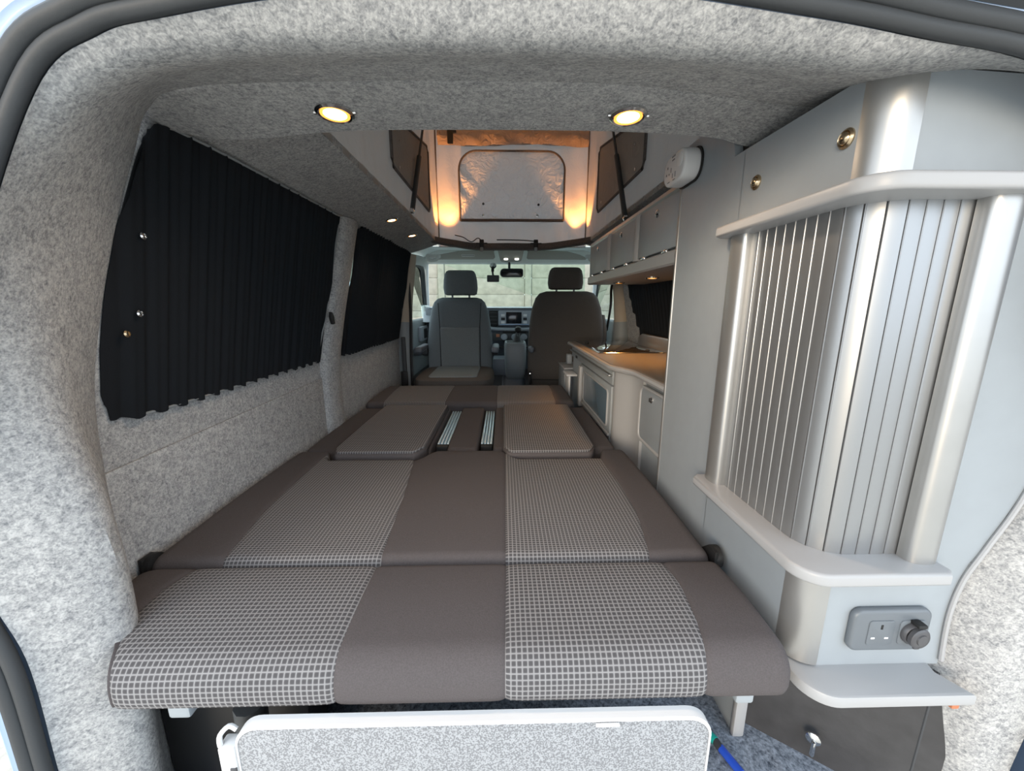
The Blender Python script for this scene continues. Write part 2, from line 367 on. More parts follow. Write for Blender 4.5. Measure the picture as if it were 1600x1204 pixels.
# roof: rear felt panel, left and right roof sides, cab headliner
EDG = [(-.665, .80, 1.315), (-.61, .80, 1.285), (-.496, .80, 1.270), (-.32, .80, 1.284), (-.173, .80, 1.289), (.186, .80, 1.290), (.393, .80, 1.281), (.47, .80, 1.266), (.66, .80, 1.255)]
SEA = [(-.655, .735, 1.275), (-.575, .70, 1.284), (-.46, .652, 1.288), (-.25, .632, 1.288), (-.10, .630, 1.288), (.2, .635, 1.288), (.40, .655, 1.281), (.50, .66, 1.276), (.66, .66, 1.265)]
cp = loft([SEA, EDG], 60, 8)
e1 = cm(EDG, 60)
grid([[p, p + Vector((0, .012, .006)), p + Vector((0, .016, .03)), p + Vector((0, 0, .09))] for p in e1], cp)
struct('ceiling', cp, 'felt')
AX0, AX1, AZ = -.42, .54, 1.36        # roof opening
struct('ceiling_left', grid([[(Xw(1.29) - .02, y, 1.285), (Xw(1.29) + .01, y, 1.300), (-.52, y, 1.325), (AX0 - .01, y, AZ - .005), (AX0, y, AZ), (AX0, y, AZ + .02)] for y in (.78, 1.2, 1.8, 2.3, 2.64)]), 'felt')
struct('ceiling_right', grid([[(Xr(1.29) + .02, y, 1.285), (Xr(1.29) - .01, y, 1.300), (.66, y, 1.325), (AX1 + .01, y, AZ - .005), (AX1, y, AZ), (AX1, y, AZ + .02)] for y in (.6, 1.2, 1.8, 2.3, 2.64)]), 'felt')
# cab
hl = B()
rows = []
for i in range(13):
    t = i / 12; y = 2.58 + t * .84
    rows.append([(x, y, 1.335 + .085 * math.sin(t * 1.57) - .9 * max(0, abs(x - VC) / .75 - .80) ** 1.6) for x in [VC + k / 20 * .75 for k in range(-20, 21)]])
struct('ceiling_cab', grid(rows), 'headliner')
struct('trim_13', rbox(-.70, .84, 3.38, 3.44, 1.312, 1.43, .015, 3), 'headliner')
struct('wall_front', rbox(-.72, .86, 3.88, 3.92, -.1, .90, .01), 'darkgrey')

# ------------------------------------------------------------------ cab sides: pillars, doors, windscreen
def mirror(p, s): return p if s < 0 else (2 * VC - p[0], p[1], p[2])
for s in (-1, 1):
    n_ = 1 if s < 0 else 2
    ap = [mirror(p, s) for p in [(-.76, 3.85, .86), (-.735, 3.70, 1.0), (-.71, 3.57, 1.14), (-.685, 3.46, 1.27), (-.665, 3.38, 1.37)]]
    struct('trim_%d' % (4 + n_), tube(cm(ap, 20), .04, 12), 'pillar')
    hd_ = [mirror(p, s) for p in [(-.64, 2.66, 1.27), (-.62, 2.85, 1.285), (-.63, 3.1, 1.30), (-.68, 3.42, 1.30)]]
    struct('trim_%d' % (6 + n_), tube(cm(hd_, 20), .035, 12), 'pillar')
    # door post, pale above and grey below
    bu = [mirror(p, s) for p in [(-.675, 2.68, .86), (-.665, 2.68, 1.0), (-.645, 2.68, 1.15), (-.625, 2.68, 1.30)]]
    struct('trim_%d' % (8 + n_), tube(cm(bu, 12), .05, 12), 'beige')
    bl_ = [mirror(p, s) for p in [(-.69, 2.69, .08), (-.69, 2.69, .5), (-.68, 2.69, .87)]]
    struct('trim_%d' % (10 + n_), tube(cm(bl_, 8), .055, 12), 'plasticgrey')
    # door
    x = -.735 if s < 0 else 2 * VC + .735; sg = 1 if s < 0 else -1
    D = rbox(min(x, x + sg * .05), max(x, x + sg * .05), 2.76, 3.72, .12, .86, .02, 3)
    d = struct('door_%d' % n_, D, 'plasticgrey')
    a0, a1 = sorted((x + sg * .05, x + sg * .13))
    obj('armrest', rbox(a0, a1, 2.86, 3.25, .60, .65, .02, 3), 'dash', d)
    a0, a1 = sorted((x + sg * .045, x + sg * .075))
    obj('handle_panel', rbox(a0, a1, 3.12, 3.5, .68, .80, .01), 'dashsilver', d)
    obj('handle_recess', rbox(a0 if s > 0 else a1 - .004, (a0 + .004) if s > 0 else a1 + .004, 3.22, 3.34, .70, .78, .004), 'black', d)
    obj('door_pocket', rbox(*sorted((x + sg * .05, x + sg * .12)), 2.80, 3.4, .30, .46, .03, 3), 'darkgrey', d)
    fr = [mirror(p, s) for p in [(-.72, 2.80, .87), (-.66, 2.80, 1.22), (-.645, 2.9, 1.262), (-.65, 3.2, 1.255), (-.68, 3.40, 1.12), (-.715, 3.6, .92), (-.72, 3.62, .87)]]
    obj('window_frame', tube(cm(fr, 40), .018, 8), 'darkgrey', d)
    gp = B(); gp.faces.new([gp.verts.new(mirror((q[0] - .006, q[1], q[2]), -1)) for q in fr]); bmesh.ops.solidify(gp, geom=gp.faces[:], thickness=.004)
    obj('door_glass', gp, 'glass', d)
    obj('mirror_corner', rbox(*sorted((x + sg * .02, x + sg * .06)), 3.42, 3.62, .86, .97, .02, 3), 'pillar', d)
# windscreen
ws = B(); wv = [(-.66, 3.84, .88), (.80, 3.84, .88), (.70, 3.42, 1.325), (.07, 3.40, 1.345), (-.56, 3.42, 1.325)]
ws.faces.new([ws.verts.new(p) for p in wv]); bmesh.ops.solidify(ws, geom=ws.faces[:], thickness=.005); struct('window_4', ws, 'glass')

# ------------------------------------------------------------------ concrete fence ahead of the van
def fence_bay(x0, x1, y, kind):
    f = thing('concrete_fence', ((x0 + x1) / 2, y, -.45), kind, 'fence', 'concrete fence bays ahead of the windscreen')
    obj('post', rbox(x0, x0 + .12, y - .05, y + .05, -.45, 2.35, .012), 'concrete', f)
    for k in range(9):
        z0 = -.335 + .3 * k - (0 if k else .115)
        obj('board', rbox(x0 + .121, x1 - .001, y - .02 + .002 * (k % 2), y + .03, z0, -.335 + .3 * (k + 1), .014), 'concrete', f)
for n_, lab in ((-2, 'bay of weathered concrete fence beyond the swivelled seat window'), (-1, 'bay of weathered concrete fence behind the mirror and dash camera'), (0, 'bay of weathered concrete fence behind the driver headrest'), (1, 'bay of weathered concrete fence seen through the driver door window')):
    x0 = .40 + n_ * 1.61
    fence_bay(x0, x0 + 1.61, 7.4, lab)

# ------------------------------------------------------------------ curtains
def curtain(loc, outline, fx, sgn, label, nf, studs=(), rail=True, amp=.007, seed=1):
    rnd = random.Random(seed); t = thing('window_curtain', loc, label, 'curtain')
    ou = outline; cu, cz = (min(p[0] for p in ou) + max(p[0] for p in ou)) / 2, (min(p[1] for p in ou) + max(p[1] for p in ou)) / 2
    outline = [(cu + (a - cu) * (1.022 if a < cu else 1.01), cz + (b_ - cz) * 1.012) for a, b_ in ou]
    us = [p[0] for p in outline]; u0, u1 = min(us), max(us)
    NU, NV = 200, 26
    def span(u):                     # top and bottom of the outline at u
        zs = []
        for (a, b_), (c, d) in zip(outline, outline[1:] + outline[:1]):
            if (a - u) * (c - u) <= 0 and abs(a - c) > 1e-9: zs.append(b_ + (d - b_) * (u - a) / (c - a))
        return (min(zs), max(zs)) if zs else (1.0, 1.0)
    ph = [rnd.uniform(0, 6.28) for _ in range(8)]
    def fold(q, v):
        ff = math.sin(q * nf * 6.28 + ph[0] + .9 * math.sin(q * 9 + ph[1]) + .5 * v * math.sin(q * 21)) * .6 + .4 * math.sin(q * nf * 13.1 + ph[2] + v)
        return ff * (.45 + .55 * abs(2 * v - 1) ** 1.5)
    rows = []
    for j in range(NV + 1):
        v = j / NV; row = []
        for i in range(NU + 1):
            q = i / NU; u = u0 + .0015 + (u1 - u0 - .003) * q; lo, hi = span(u)
            lo -= .006 - .004 * math.sin(q * nf * 6.28 + ph[3]); hi += .004
            z = lo + (hi - lo) * v
            edge = min(q / .06, 1)
            row.append((fx(z) + sgn * (.0015 + (.009 + amp * fold(q, v)) * edge * min(1, (1 - q) / .02 + .2)), u, z))
        rows.append(row)
    obj('cloth', thicken(grid(rows), .0015), 'curtain', t, 60)
    if rail:
        for zz, r_ in ((None, 0), ):
            top = [(fx(span(u)[1]) + sgn * .016, u, span(u)[1] + .004) for u in [u0 + .15 * (u1 - u0) + .85 * (u1 - u0 - .01) * k / 20 for k in range(21)]]
            bot = [(fx(span(u)[0]) + sgn * .010, u, span(u)[0] - .004) for u in [u0 + .08 * (u1 - u0) + .9 * (u1 - u0) * k / 20 for k in range(21)]]
        obj('top_rail', tube(top, .003, 8), 'plasticgrey', t); obj('bottom_rail', tube(bot, .003, 8), 'plasticgrey', t)
    for u, z, m_ in studs:
        obj('snap_stud', lathe([(.0065, 0), (.0065, .002), (.004, .004), (.0035, .0025), (0, .0025)], (fx(z) + sgn * .018, u, z), (sgn, 0, .1), 16), m_, t)
    return t
curtain((-.70, 1.1, .76), W1, Xw, 1, 'large black curtain gathered across the window beside the bed', 17, [(.735, 1.09, 'chrome'), (.728, .955, 'chrome'), (.703, .92, 'nickel')], seed=3)
curtain((-.70, 2.15, .76), W2, Xw, 1, 'black gathered curtain on the window behind the passenger seat', 24, amp=.014, seed=5)
curtain((.83, 2.0, .78), W3, Xr, -1, 'black pleated curtain behind the kitchen worktop', 20, rail=False, amp=.010, seed=9)
# pull tab on the window post
tb = prism([(1.500, .945), (1.515, .930), (1.520, .900), (1.508, .898), (1.496, .925)], 'YZ', -.665, -.650, .003)
tag(obj('curtain_tieback', tb, 'black'), 'small black tab on the felt post beside the large curtain', 'tab')

# ------------------------------------------------------------------ the bed
def cushion(parent, ya, yb, zt, zb, rf, rb, seams, panels, sub, yfun=None, n=12, crown=.004, endr=.02):
    """seams: functions of y giving x, left to right; panels: (name, material) between them"""
    prof = []
    def arc(cy, cz, r_, a0, a1, k):
        for i in range(k + 1):
            a = R(a0 + (a1 - a0) * i / k); prof.append((cy + r_ * math.cos(a), cz + r_ * math.sin(a)))
    h = zt - zb; r2 = min(.02, h * .3)
    arc(ya + r2, zb + r2, r2, 270, 180, 3)
    for i in range(1, 4): prof.append((ya, zb + r2 + (h - r2 - rf) * i / 4))
    arc(ya + rf, zt - rf, rf, 180, 90, 8)
    nt_ = max(6, int((yb - ya) / .035))
    for i in range(1, nt_): t = i / nt_; prof.append((ya + rf + (yb - rb - ya - rf) * t, zt + crown * math.sin(math.pi * t)))
    arc(yb - rb, zt - rb, rb, 90, 0, 5)
    arc(yb - r2, zb + r2, r2, 0, -90, 3)
    N = len(prof); nor = []; s = [0]
    for i in range(N):
        a, b_ = Vector(prof[i - 1]), Vector(prof[(i + 1) % N]); d = (b_ - a).normalized(); nor.append(Vector((d.y, -d.x)))
        if i: s.append(s[-1] + (Vector(prof[i]) - Vector(prof[i - 1])).length)
    out = []
    for pi, (nm, mt) in enumerate(panels):
        bm = B(); uvl = bm.loops.layers.uv.new('UVMap'); first, last = pi == 0, pi == len(panels) - 1
        nn = n * 2 if yfun else n
        cols = [k / nn for k in range(nn + 1)]
        rows = []; info = {}
        def ring(f, inset, xo=0):
            row = []
            for j, (y, z) in enumerate(prof):
                x0, x1 = seams[pi](y), seams[pi + 1](y); x = x0 + (x1 - x0) * f + xo
                e = 0
                if not first: e += .0035 * math.exp(-abs(x - x0) / .005)
                if not last: e += .0035 * math.exp(-abs(x1 - x) / .005)
                q = Vector((y, z)) + nor[j] * (e + inset)     # profile runs clockwise: normal points inwards
                yy = q.x
                if yfun:
                    lo, hi = yfun(x); yy = lo + (q.x - ya) / (yb - ya) * (hi - lo)
                v = bm.verts.new((x, yy, q.y)); info[v] = (x, s[j]); row.append(v)
            return row
        def width(): y = (ya + yb) / 2; return seams[pi + 1](y) - seams[pi](y)
        W_ = width(); g = endr / W_
        if first:
            for k in range(6, 0, -1):
                a = R(90 * k / 6); rows.append(ring(g * (1 - math.sin(a)), endr * (1 - math.cos(a))))
            cols = [g + (1 - g) * c for c in cols]
        if last: cols = [(1 - g) * c for c in cols]
        seam_pos = [.0, .003 / W_, .008 / W_]
        cs = sorted(set([round(c, 5) for c in cols] + ([] if first else [round(q, 5) for q in seam_pos]) + ([] if last else [round(1 - q, 5) for q in seam_pos])))
        rows += [ring(c, 0) for c in cs]
        if last:
            for k in range(1, 7):
                a = R(90 * k / 6); rows.append(ring(1 - g * (1 - math.sin(a)), endr * (1 - math.cos(a))))
        for a, b_ in zip(rows, rows[1:]):
            for j in range(N):
                f = bm.faces.new((a[j], b_[j], b_[(j + 1) % N], a[(j + 1) % N]))
        if first: bm.faces.new(rows[0])
        if last: bm.faces.new(rows[-1])
        for f in bm.faces:
            for l in f.loops: l[uvl].uv = info[l.vert]
        out.append(obj(nm, bm, mt, parent, 60))
    return out
def cv(*pts):       # piecewise smooth x(y)
    def f(y):
        if y <= pts[0][0]: return pts[0][1]
        for (a, xa), (b_, xb) in zip(pts, pts[1:]):
            if y <= b_:
                t = (y - a) / (b_ - a); return xa + (xb - xa) * t
        return pts[-1][1]
    return f
FP = [('side_panel', 'fabric'), ('check_panel', 'check'), ('centre_panel', 'fabric'), ('check_panel', 'check'), ('side_panel', 'fabric')]
ex = thing('bed_extension', (-.14, .56, .40), 'rearmost bed cushion over the folded table, with two grey check panels', 'bed cushion')
cushion(ex, .446, .668, .480, .402, .045, .018, [cv((.446, -.556), (.48, -.572), (.51, -.597), (.54, -.625), (.60, -.690), (.67, -.702)), cv((.446, -.552), (.48, -.566), (.51, -.583), (.54, -.596), (.60, -.602), (.67, -.588)), cv((.45, -.243), (.67, -.247)), cv((.45, .0), (.67, .003)), cv((.45, .292), (.52, .306), (.60, .315), (.67, .308)), cv((.4, .422))], FP, None)
obj('board', prism([(-.53, .47), (.405, .47), (.405, .66), (-.68, .66), (-.66, .60), (-.56, .50)], 'XY', .392, .404), 'blackpanel', ex)
obj('bracket', rbox(-.497, -.465, .465, .50, .372, .394, .004), 'laminate', ex)
obj('bracket', rbox(.350, .378, .465, .50, .376, .394, .004), 'laminate', ex)
bed = thing('folding_bench_bed', (-.14, 1.5, .10), 'long seat folded flat into a bed, dark grey with check panels', 'bed')
def sstep(a, b_, x): t = max(0, min(1, (x - a) / (b_ - a))); return t * t * (3 - 2 * t)
def notch(x):
    k = max(sstep(-.605, -.575, x) * (1 - sstep(-.285, -.225, x)), sstep(-.02, .05, x) * (1 - sstep(.312, .345, x)))
    return .672, 1.272 - .078 * k
back = obj('backrest_board', rbox(-.69, .40, .68, 1.21, .36, .385, .004), 'blackpanel', bed)
for o in cushion(bed, .672, 1.272, .482, .385, .028, .034, [cv((.6, -.702)), cv((.67, -.553), (.9, -.582), (1.27, -.597)), cv((.67, -.245), (.95, -.262), (1.27, -.293)), cv((.67, .002), (1.27, .004)), cv((.67, .290), (.85, .318), (1.05, .322), (1.27, .318)), cv((.6, .418))], FP, None, notch): pass
# seat section: dark blocks with two slots between them and two check pads lying on top
SX = [(-.700, -.262), (-.205, -.095), (-.040, .400)]
for a, b_ in SX:
    cushion(bed, 1.285, 1.865, .470, .39, .03, .02, [cv((1, a)), cv((1, b_))], [('seat_block', 'fabric')], None, endr=.012)
def pad(x0, x1):
    def yf(x):
        e = max(sstep(x0 + .03, x0, x), sstep(x1 - .04, x1, x)) ** 2
        return 1.200 + .05 * e, 1.828
    pd, = cushion(bed, 1.200, 1.845, .490, .440, .012, .012, [cv((1, x0)), cv((1, x1))], [('pad_base', 'fabric')], None, yf, n=14, endr=.016, crown=.002)
    def yt(x):
        e = max(sstep(x0 + .035, x0 + .004, x), sstep(x1 - .045, x1 - .004, x)) ** 2
        return 1.207 + .05 * e, 1.820
    cushion(pd, 1.207, 1.820, .496, .482, .006, .006, [cv((1, x0 + .004)), cv((1, x1 - .004))], [('check_top', 'check')], None, yt, n=14, endr=.010, crown=.002)
pad(-.580, -.268); pad(-.005, .318)
for xa, xb in ((-.258, -.209), (-.091, -.044)):
    tr = obj('slot_tray', rbox(xa, xb, 1.29, 1.86, .395, .405, .002), 'black', bed)
    for k in range(4):
        x = xa + (xb - xa) * (k + .5) / 4; obj('slat', rbox(x - .0045, x + .0045, 1.40, 1.86, .42, .452, .003), 'railblue', bed)
    obj('bristle_edge', rbox(xa + .002, xb - .002, 1.37, 1.40, .41, .450, .003), 'black', bed)
cushion(bed, 1.895, 2.330, .490, .39, .03, .03, [cv((1, -.703)), cv((1.88, -.612), (2.33, -.635)), cv((1, -.300)), cv((1, -.035)), cv((1.88, .262), (2.33, .28)), cv((1, .362))], FP, None)
obj('seat_base', rbox(-.66, .38, 1.30, 2.28, .11, .392, .01), 'blackpanel', bed)
for s_, x in ((-1, -.706), (1, .424)):
    hg = obj('hinge', lathe([(.020, 0), (.022, .004), (.022, .014), (.012, .016), (0, .016)], (x, .692, .466), (1, 0, 0), 20), 'black', bed)
    obj('hinge_arm', prism([(.672, .435), (.672, .487), (.70, .487), (.73, .46), (.71, .43)], 'YZ', x - .004, x + .004, .002), 'black', bed)
    obj('hinge_pin', lathe([(.007, 0), (.007, .004), (0, .005)], (x + .014, .692, .468), (1, 0, 0), 12), 'chrome', bed)
leg = obj('side_leg', rbox(.470, .486, .625, .98, .10, .392, .002), 'laminate', bed); obj('edge_strip', rbox(.466, .490, .615, .628, .10, .392, .004), 'ledge', leg)

# ------------------------------------------------------------------ folded table under the bed's end
tbl = thing('folding_table', (-.04, .43, .12), 'pale grey speckled table panel stowed upright below the rear bed cushion', 'table')
o_ = rrect(-.373, .292, .12, .408, .034, 8)
i_ = rrect(-.369, .288, .124, .404, .031, 8)
obj('panel', prism(i_, 'XZ', .4245, .441, .001), 'tablelam', tbl)
eb = B()
oo = [Vector((u, 0, v)) for u, v in o_]; ii = [Vector((u, 0, v)) for u, v in i_]; k_ = len(oo)
ringsv = [[eb.verts.new((p.x, y, p.z)) for p in src] for src, y in ((ii, .4235), (oo, .4255), (oo, .4405), (ii, .4420))]
for r0, r1 in zip(ringsv, ringsv[1:] + ringsv[:1]):
    for i in range(k_): eb.faces.new((r0[i], r0[(i + 1) % k_], r1[(i + 1) % k_], r1[i]))
obj('edging', eb, 'white', tbl)
obj('edging_nick', rbox(.125, .158, .4185, .4225, .4010, .4045, .001), 'white', tbl)
cl = obj('clip', rbox(-.398, -.375, .424, .445, .15, .372, .003), 'white', tbl); obj('clip_slot', rbox(-.384, -.3755, .4225, .426, .318, .338, .001), 'socketdark', cl)
obj('clip_lip', tube(cm([(-.395, .428, .372), (-.398, .433, .383), (-.390, .441, .389), (-.380, .441, .383)], 12), .0035, 8), 'white', cl)
wc = thing('underbed_dark_box', (-.5, .62, .10), 'black box added to darken the space under the bed beside the table', 'box')  # black box put in to make the gap under the bed dark
obj('panel', rbox(-.63, -.36, .575, .64, .10, .385, .008), 'black', wc); obj('rounded_side', tube(cm([(-.42, .52, .11), (-.405, .50, .25), (-.395, .49, .37)], 12), .022, 10), 'rubber', wc)

# ------------------------------------------------------------------ tall cupboard with the roller shutter
FX, RY = .45, .492             # its long face and its rear face
tc_ = thing('tall_cupboard', (.62, .75, .40), 'tall grey cupboard with a curved silver roller shutter and rounded corners', 'cupboard')
def corner(r_, z0, z1, t=.012, over=0):     # quarter-round extrusion on the rear corner
    pts = [(FX - over + (r_) * (1 - math.cos(R(a))), RY - over + r_ * (1 - math.sin(R(a)))) for a in range(0, 91, 10)]
    inn = [(FX + t + (r_ - t) * (1 - math.cos(R(a))), RY + t + (r_ - t) * (1 - math.sin(R(a)))) for a in range(90, -1, -10)]
    return prism(pts + inn, 'XY', z0, z1)
cr = .040
obj('side_panel', prism([(.775, .405), (1.035, .405), (1.035, 1.345), (.83, 1.345), (.81, 1.252), (.775, 1.252)], 'YZ', FX, FX + .016), 'laminate', tc_)
obj('edge_strip', rbox(FX - .003, FX + .018, 1.033, 1.042, .405, 1.345, .003), 'alu', tc_)
obj('upper_panel', prism([(RY + cr, 1.125), (.776, 1.125), (.776, 1.252), (RY + cr, 1.247)], 'YZ', FX, FX + .016), 'laminate', tc_)
obj('upper_corner', corner(cr, 1.125, 1.247), 'alu', tc_)
obj('upper_rear_panel', prism([(FX + cr, 1.125), (.82, 1.125), (.82, 1.205), (.60, 1.232), (.52, 1.236), (FX + cr, 1.243)], 'XZ', RY + .003, RY + .018), 'laminate', tc_)
obj('top_beading', tube(cm([(FX + cr, RY + .001, 1.247), (.52, RY + .001, 1.240), (.60, RY + .001, 1.236), (.72, RY, 1.222), (.82, RY, 1.208)], 20), .0035, 8), 'ledge', tc_)
obj('lower_panel', prism([(RY + cr, .405), (.776, .405), (.776, .590), (RY + cr, .590)], 'YZ', FX, FX + .016), 'laminate', tc_)
obj('lower_corner', corner(cr, .415, .590), 'alu', tc_)
edge = [(.800, .93), (.752, .715), (.715, .62), (.692, .565), (.684, .50), (.690, .405)]
obj('lower_rear_panel', prism([(FX + cr, .41), (.690, .41), (.684, .50), (.692, .565), (.697, .59), (FX + cr, .59)], 'XZ', RY + .003, RY + .018), 'laminate', tc_)
obj('mid_rear_panel', prism([(.60, .59), (.697, .59), (.715, .62), (.752, .715), (.80, .93), (.82, 1.02), (.82, 1.125), (.60, 1.125)], 'XZ', RY + .003, RY + .018), 'laminate', tc_)
obj('scribe_beading', tube(cm([(.69, RY, .42), (.684, RY, .50), (.692, RY, .565), (.715, RY, .62), (.752, RY, .715), (.80, RY, .93)], 40), .0035, 8), 'ledge', tc_)
# ledges: plan outline with rounded corner
def ledge(name, z, t, xo, yo, y1, x1, r_, mt='ledge', parent=tc_, bev=.005):
    pts = [(FX + .06, y1), (FX - xo + .012, y1), (FX - xo, y1 - .012)]
    cx, cy = FX - xo + r_, RY - yo + r_
    pts += [(cx - r_ * math.cos(R(a)), cy - r_ * math.sin(R(a))) for a in range(0, 91, 9)]
    pts += [(x1 - .010, RY - yo), (x1, RY - yo + .010), (x1, RY + .06), (FX + .16, RY + .06), (FX + .06, RY + .16)]
    return obj(name, prism(pts, 'XY', z, z + t, bev, 3), mt, parent)
ledge('upper_ledge', 1.098, .020, .036, .038, .795, .80, .042)
ledge('lower_ledge', .585, .020, .036, .038, .785, .632, .042)
# bottom shelf with its cut-back end
pts = [(FX + .02, .56), (FX, .555), (FX - .003, .545)]
pts += [(FX - .003 + .045 - .045 * math.cos(R(a)), RY - .050 + .045 - .045 * math.sin(R(a))) for a in range(0, 91, 9)] + [(.690, RY - .050), (.686, RY - .042), (.670, RY - .012), (.682, RY + .03), (.5, RY + .06)]
obj('bottom_shelf', prism(pts, 'XY', .392, .412, .004, 2), 'ledge', tc_)
obj('shelf_end', rbox(.672, .684, .452, .475, .374, .392, .002), 'orangewood', tc_)
# shutter: slats along a curved path
tam = obj('roller_shutter', grid([[(x, y, .602), (x, y, 1.103)] for x, y in [(.466, .74), (.466, .56), (.475, .53), (.50, .512), (.52, .508), (.61, .508)]]), 'darkgrey', tc_)
path = [(.457, .737), (.457, .66), (.457, .556)] + [(.457 + .055 * (1 - math.cos(R(a))), .501 + .055 * (1 - math.sin(R(a)))) for a in range(6, 91, 6)] + [(.55, .501), (.590, .501)]
pv = [Vector((x, y, 0)) for x, y in path]; L = [0]
for a, b_ in zip(pv, pv[1:]): L.append(L[-1] + (b_ - a).length)
def along(s):
    for i in range(len(L) - 1):
        if s <= L[i + 1]: t = (s - L[i]) / (L[i + 1] - L[i]); return pv[i].lerp(pv[i + 1], t)
    return pv[-1]
NS = 16
for k in range(NS):
    s0, s1 = L[-1] * k / NS, L[-1] * (k + 1) / NS - .0008
    a, b_ = along(s0), along(s1); d = (b_ - a).normalized(); nrm = Vector((d.y, -d.x, 0))
    if nrm.x > 0 and nrm.y > 0: nrm = -nrm
    if nrm.dot(Vector((-1, -1, 0))) < 0: nrm = -nrm
    sec = [(0, -.003), (0, .0006), (.035, .0018), (.07, .0019), (.10, .0008), (.14, .0009), (.35, .0013), (.6, .0014), (.9, .0010), (.985, .0006), (1, -.0004), (1, -.003)]
    bm = B(); r0 = [bm.verts.new(a.lerp(b_, t) + nrm * h + Vector((0, 0, .602))) for t, h in sec]; r1 = [bm.verts.new(v.co + Vector((0, 0, .501))) for v in r0]
    for i in range(len(sec)): bm.faces.new((r0[i], r0[(i + 1) % len(sec)], r1[(i + 1) % len(sec)], r1[i]))
    bm.faces.new(r0); bm.faces.new(r1[::-1])
    obj('slat', bm, 'slatmetal', tam, 30)
def halfround(c, d, w_, h, z0, z1):   # bulging extrusion: centre, direction along the wall, width, height
    d = Vector(d).normalized(); nr = Vector((d.y, -d.x)); nr = -nr if nr.dot(Vector((-1, -1))) < 0 else nr
    c = Vector(c); out = [c - d * w_ / 2 - nr * .006] + [c + d * (-w_ / 2 * math.cos(R(a))) + nr * h * (math.sin(R(a)) ** .6) for a in range(0, 181, 12)] + [c + d * w_ / 2 - nr * .006]
    return prism([(p.x, p.y) for p in out], 'XY', z0, z1)
obj('shutter_post', halfround((FX, .752), (0, 1), .048, .016, .600, 1.106), 'alu', tc_)
obj('shutter_post', halfround((.607, RY), (1, 0), .044, .018, .600, 1.106), 'alu', tc_)
for y in (.731, .548):
    kb = obj('push_button', lathe([(.0125, 0), (.0125, .002), (.010, .0045), (.0085, .003), (.0085, .002), (.0075, .005), (.004, .0075), (0, .008)], (FX, y, 1.183), (-1, 0, 0), 24), 'nickel', tc_)
# socket plate
sp = obj('socket_plate', prism(rrect(.528, .650, .447, .520, .014, 6), 'XZ', RY - .008, RY + .004, .005, 3), 'socketgrey', tc_)
def spart(n_, bm, m_): return obj(n_, bm, m_, sp)
spart('mains_socket', prism(rrect(.552, .592, .460, .503, .005), 'XZ', RY - .0095, RY - .006, .001), 'socketgrey')
spart('socket_slot', rbox(.5700, .5735, RY - .0100, RY - .0085, .4885, .4965, .0005), 'black')
for x in (.5605, .5815): spart('socket_slot', rbox(x - .0030, x + .0030, RY - .0100, RY - .0085, .4715, .4745, .0005), 'white')
spart('power_socket_frame', prism(rrect(.600, .641, .460, .503, .007), 'XZ', RY - .0095, RY - .006, .001), 'socketgrey')
spart('power_socket_rim', lathe([(.0185, 0), (.0185, .004), (.016, .007), (.013, .006)], (.620, RY - .009, .482), (0, -1, 0), 24), 'socketdark')
spart('power_socket_cap', lathe([(.0165, 0), (.0165, .005), (.014, .007), (.009, .007), (.0085, .0085), (0, .009)], (.622, RY - .015, .480), (.1, -1, 0), 24), 'socketdark')
spart('cap_hinge', rbox(.614, .628, RY - .022, RY - .008, .499, .505, .002), 'black')
spart('cap_tab', rbox(.616, .626, RY - .020, RY - .016, .461, .467, .002), 'socketdark')
# carcass behind the faces
obj('carcass', prism([(FX + .02, 1.03), (FX + .02, .72), (.50, .57), (.58, RY + .03), (.80, RY + .03), (.80, 1.03)], 'XY', .41, 1.235), 'laminate', tc_)

# black board below it and the floor catch
bb = prism([(.500, .650), (.508, .657), (.735, .428 + .06), (.727, .420 + .06)], 'XY', .10, .388)
bbo = tag(obj('lower_board', bb, 'blackpanel'), 'scuffed black board standing under the cupboard shelf', 'board')
obj('edge_strip', rbox(.700, .716, .498, .512, .10, .388, .002), 'darkgrey', bbo)
ky = obj('catch', lathe([(.012, 0), (.012, .003), (.006, .006), (0, .007)], (.585, .565, .165), (-.71, -.71, 0), 18), 'chrome', bbo)
obj('catch_lever', rbox(.576, .582, .553, .560, .135, .168, .002), 'chrome', ky)
# teal and blue torch on the floor
tp = thing('pocket_torch', (.42, .60, .10), 'small blue torch with a teal cap lying on the floor', 'torch')
obj('cap', tube([(.417, .618, .1085), (.424, .604, .1085)], .0085, 12), 'teal', tp); obj('collar', tube([(.424, .604, .1085), (.428, .590, .108)], .0075, 12), 'darkgrey', tp); obj('body', tube([(.428, .592, .1078), (.444, .548, .1078)], .0078, 12), 'blue', tp)

# ------------------------------------------------------------------ alarm on the cupboard
al = thing('gas_alarm', (.43, .99, 1.255), 'white rounded alarm box fixed to the top front of the tall cupboard', 'alarm')
pl = rrect(.938, 1.055, 1.256, 1.324, .031, 8)
obj('case', prism(pl, 'YZ', FX - .042, FX - .002, .006, 3), 'white', al); obj('back_plate', prism(rrect(.935, 1.058, 1.253, 1.327, .033, 8), 'YZ', FX - .004, FX - .0005, 0), 'black', al)
obj('speaker_dome', lathe([(.016, 0), (.016, .001), (.012, .0025), (0, .003)], (FX - .042, .965, 1.30), (-1, 0, 0), 24), 'white', al)
for (y, z, a, c) in [(1.00, 1.318, .018, .004), (1.00, 1.310, .014, .003), (1.03, 1.30, .005, .005), (1.035, 1.285, .005, .005), (1.02, 1.283, .004, .004), (1.01, 1.290, .003, .010), (.985, 1.275, .003, .012), (1.0, 1.275, .003, .010), (1.02, 1.265, .012, .002), (.99, 1.264, .012, .002)]:
    obj('print_mark', rbox(FX - .0425, FX - .0418, y - a / 2, y + a / 2, z - c / 2, z + c / 2, 0), 'socketgrey', al)

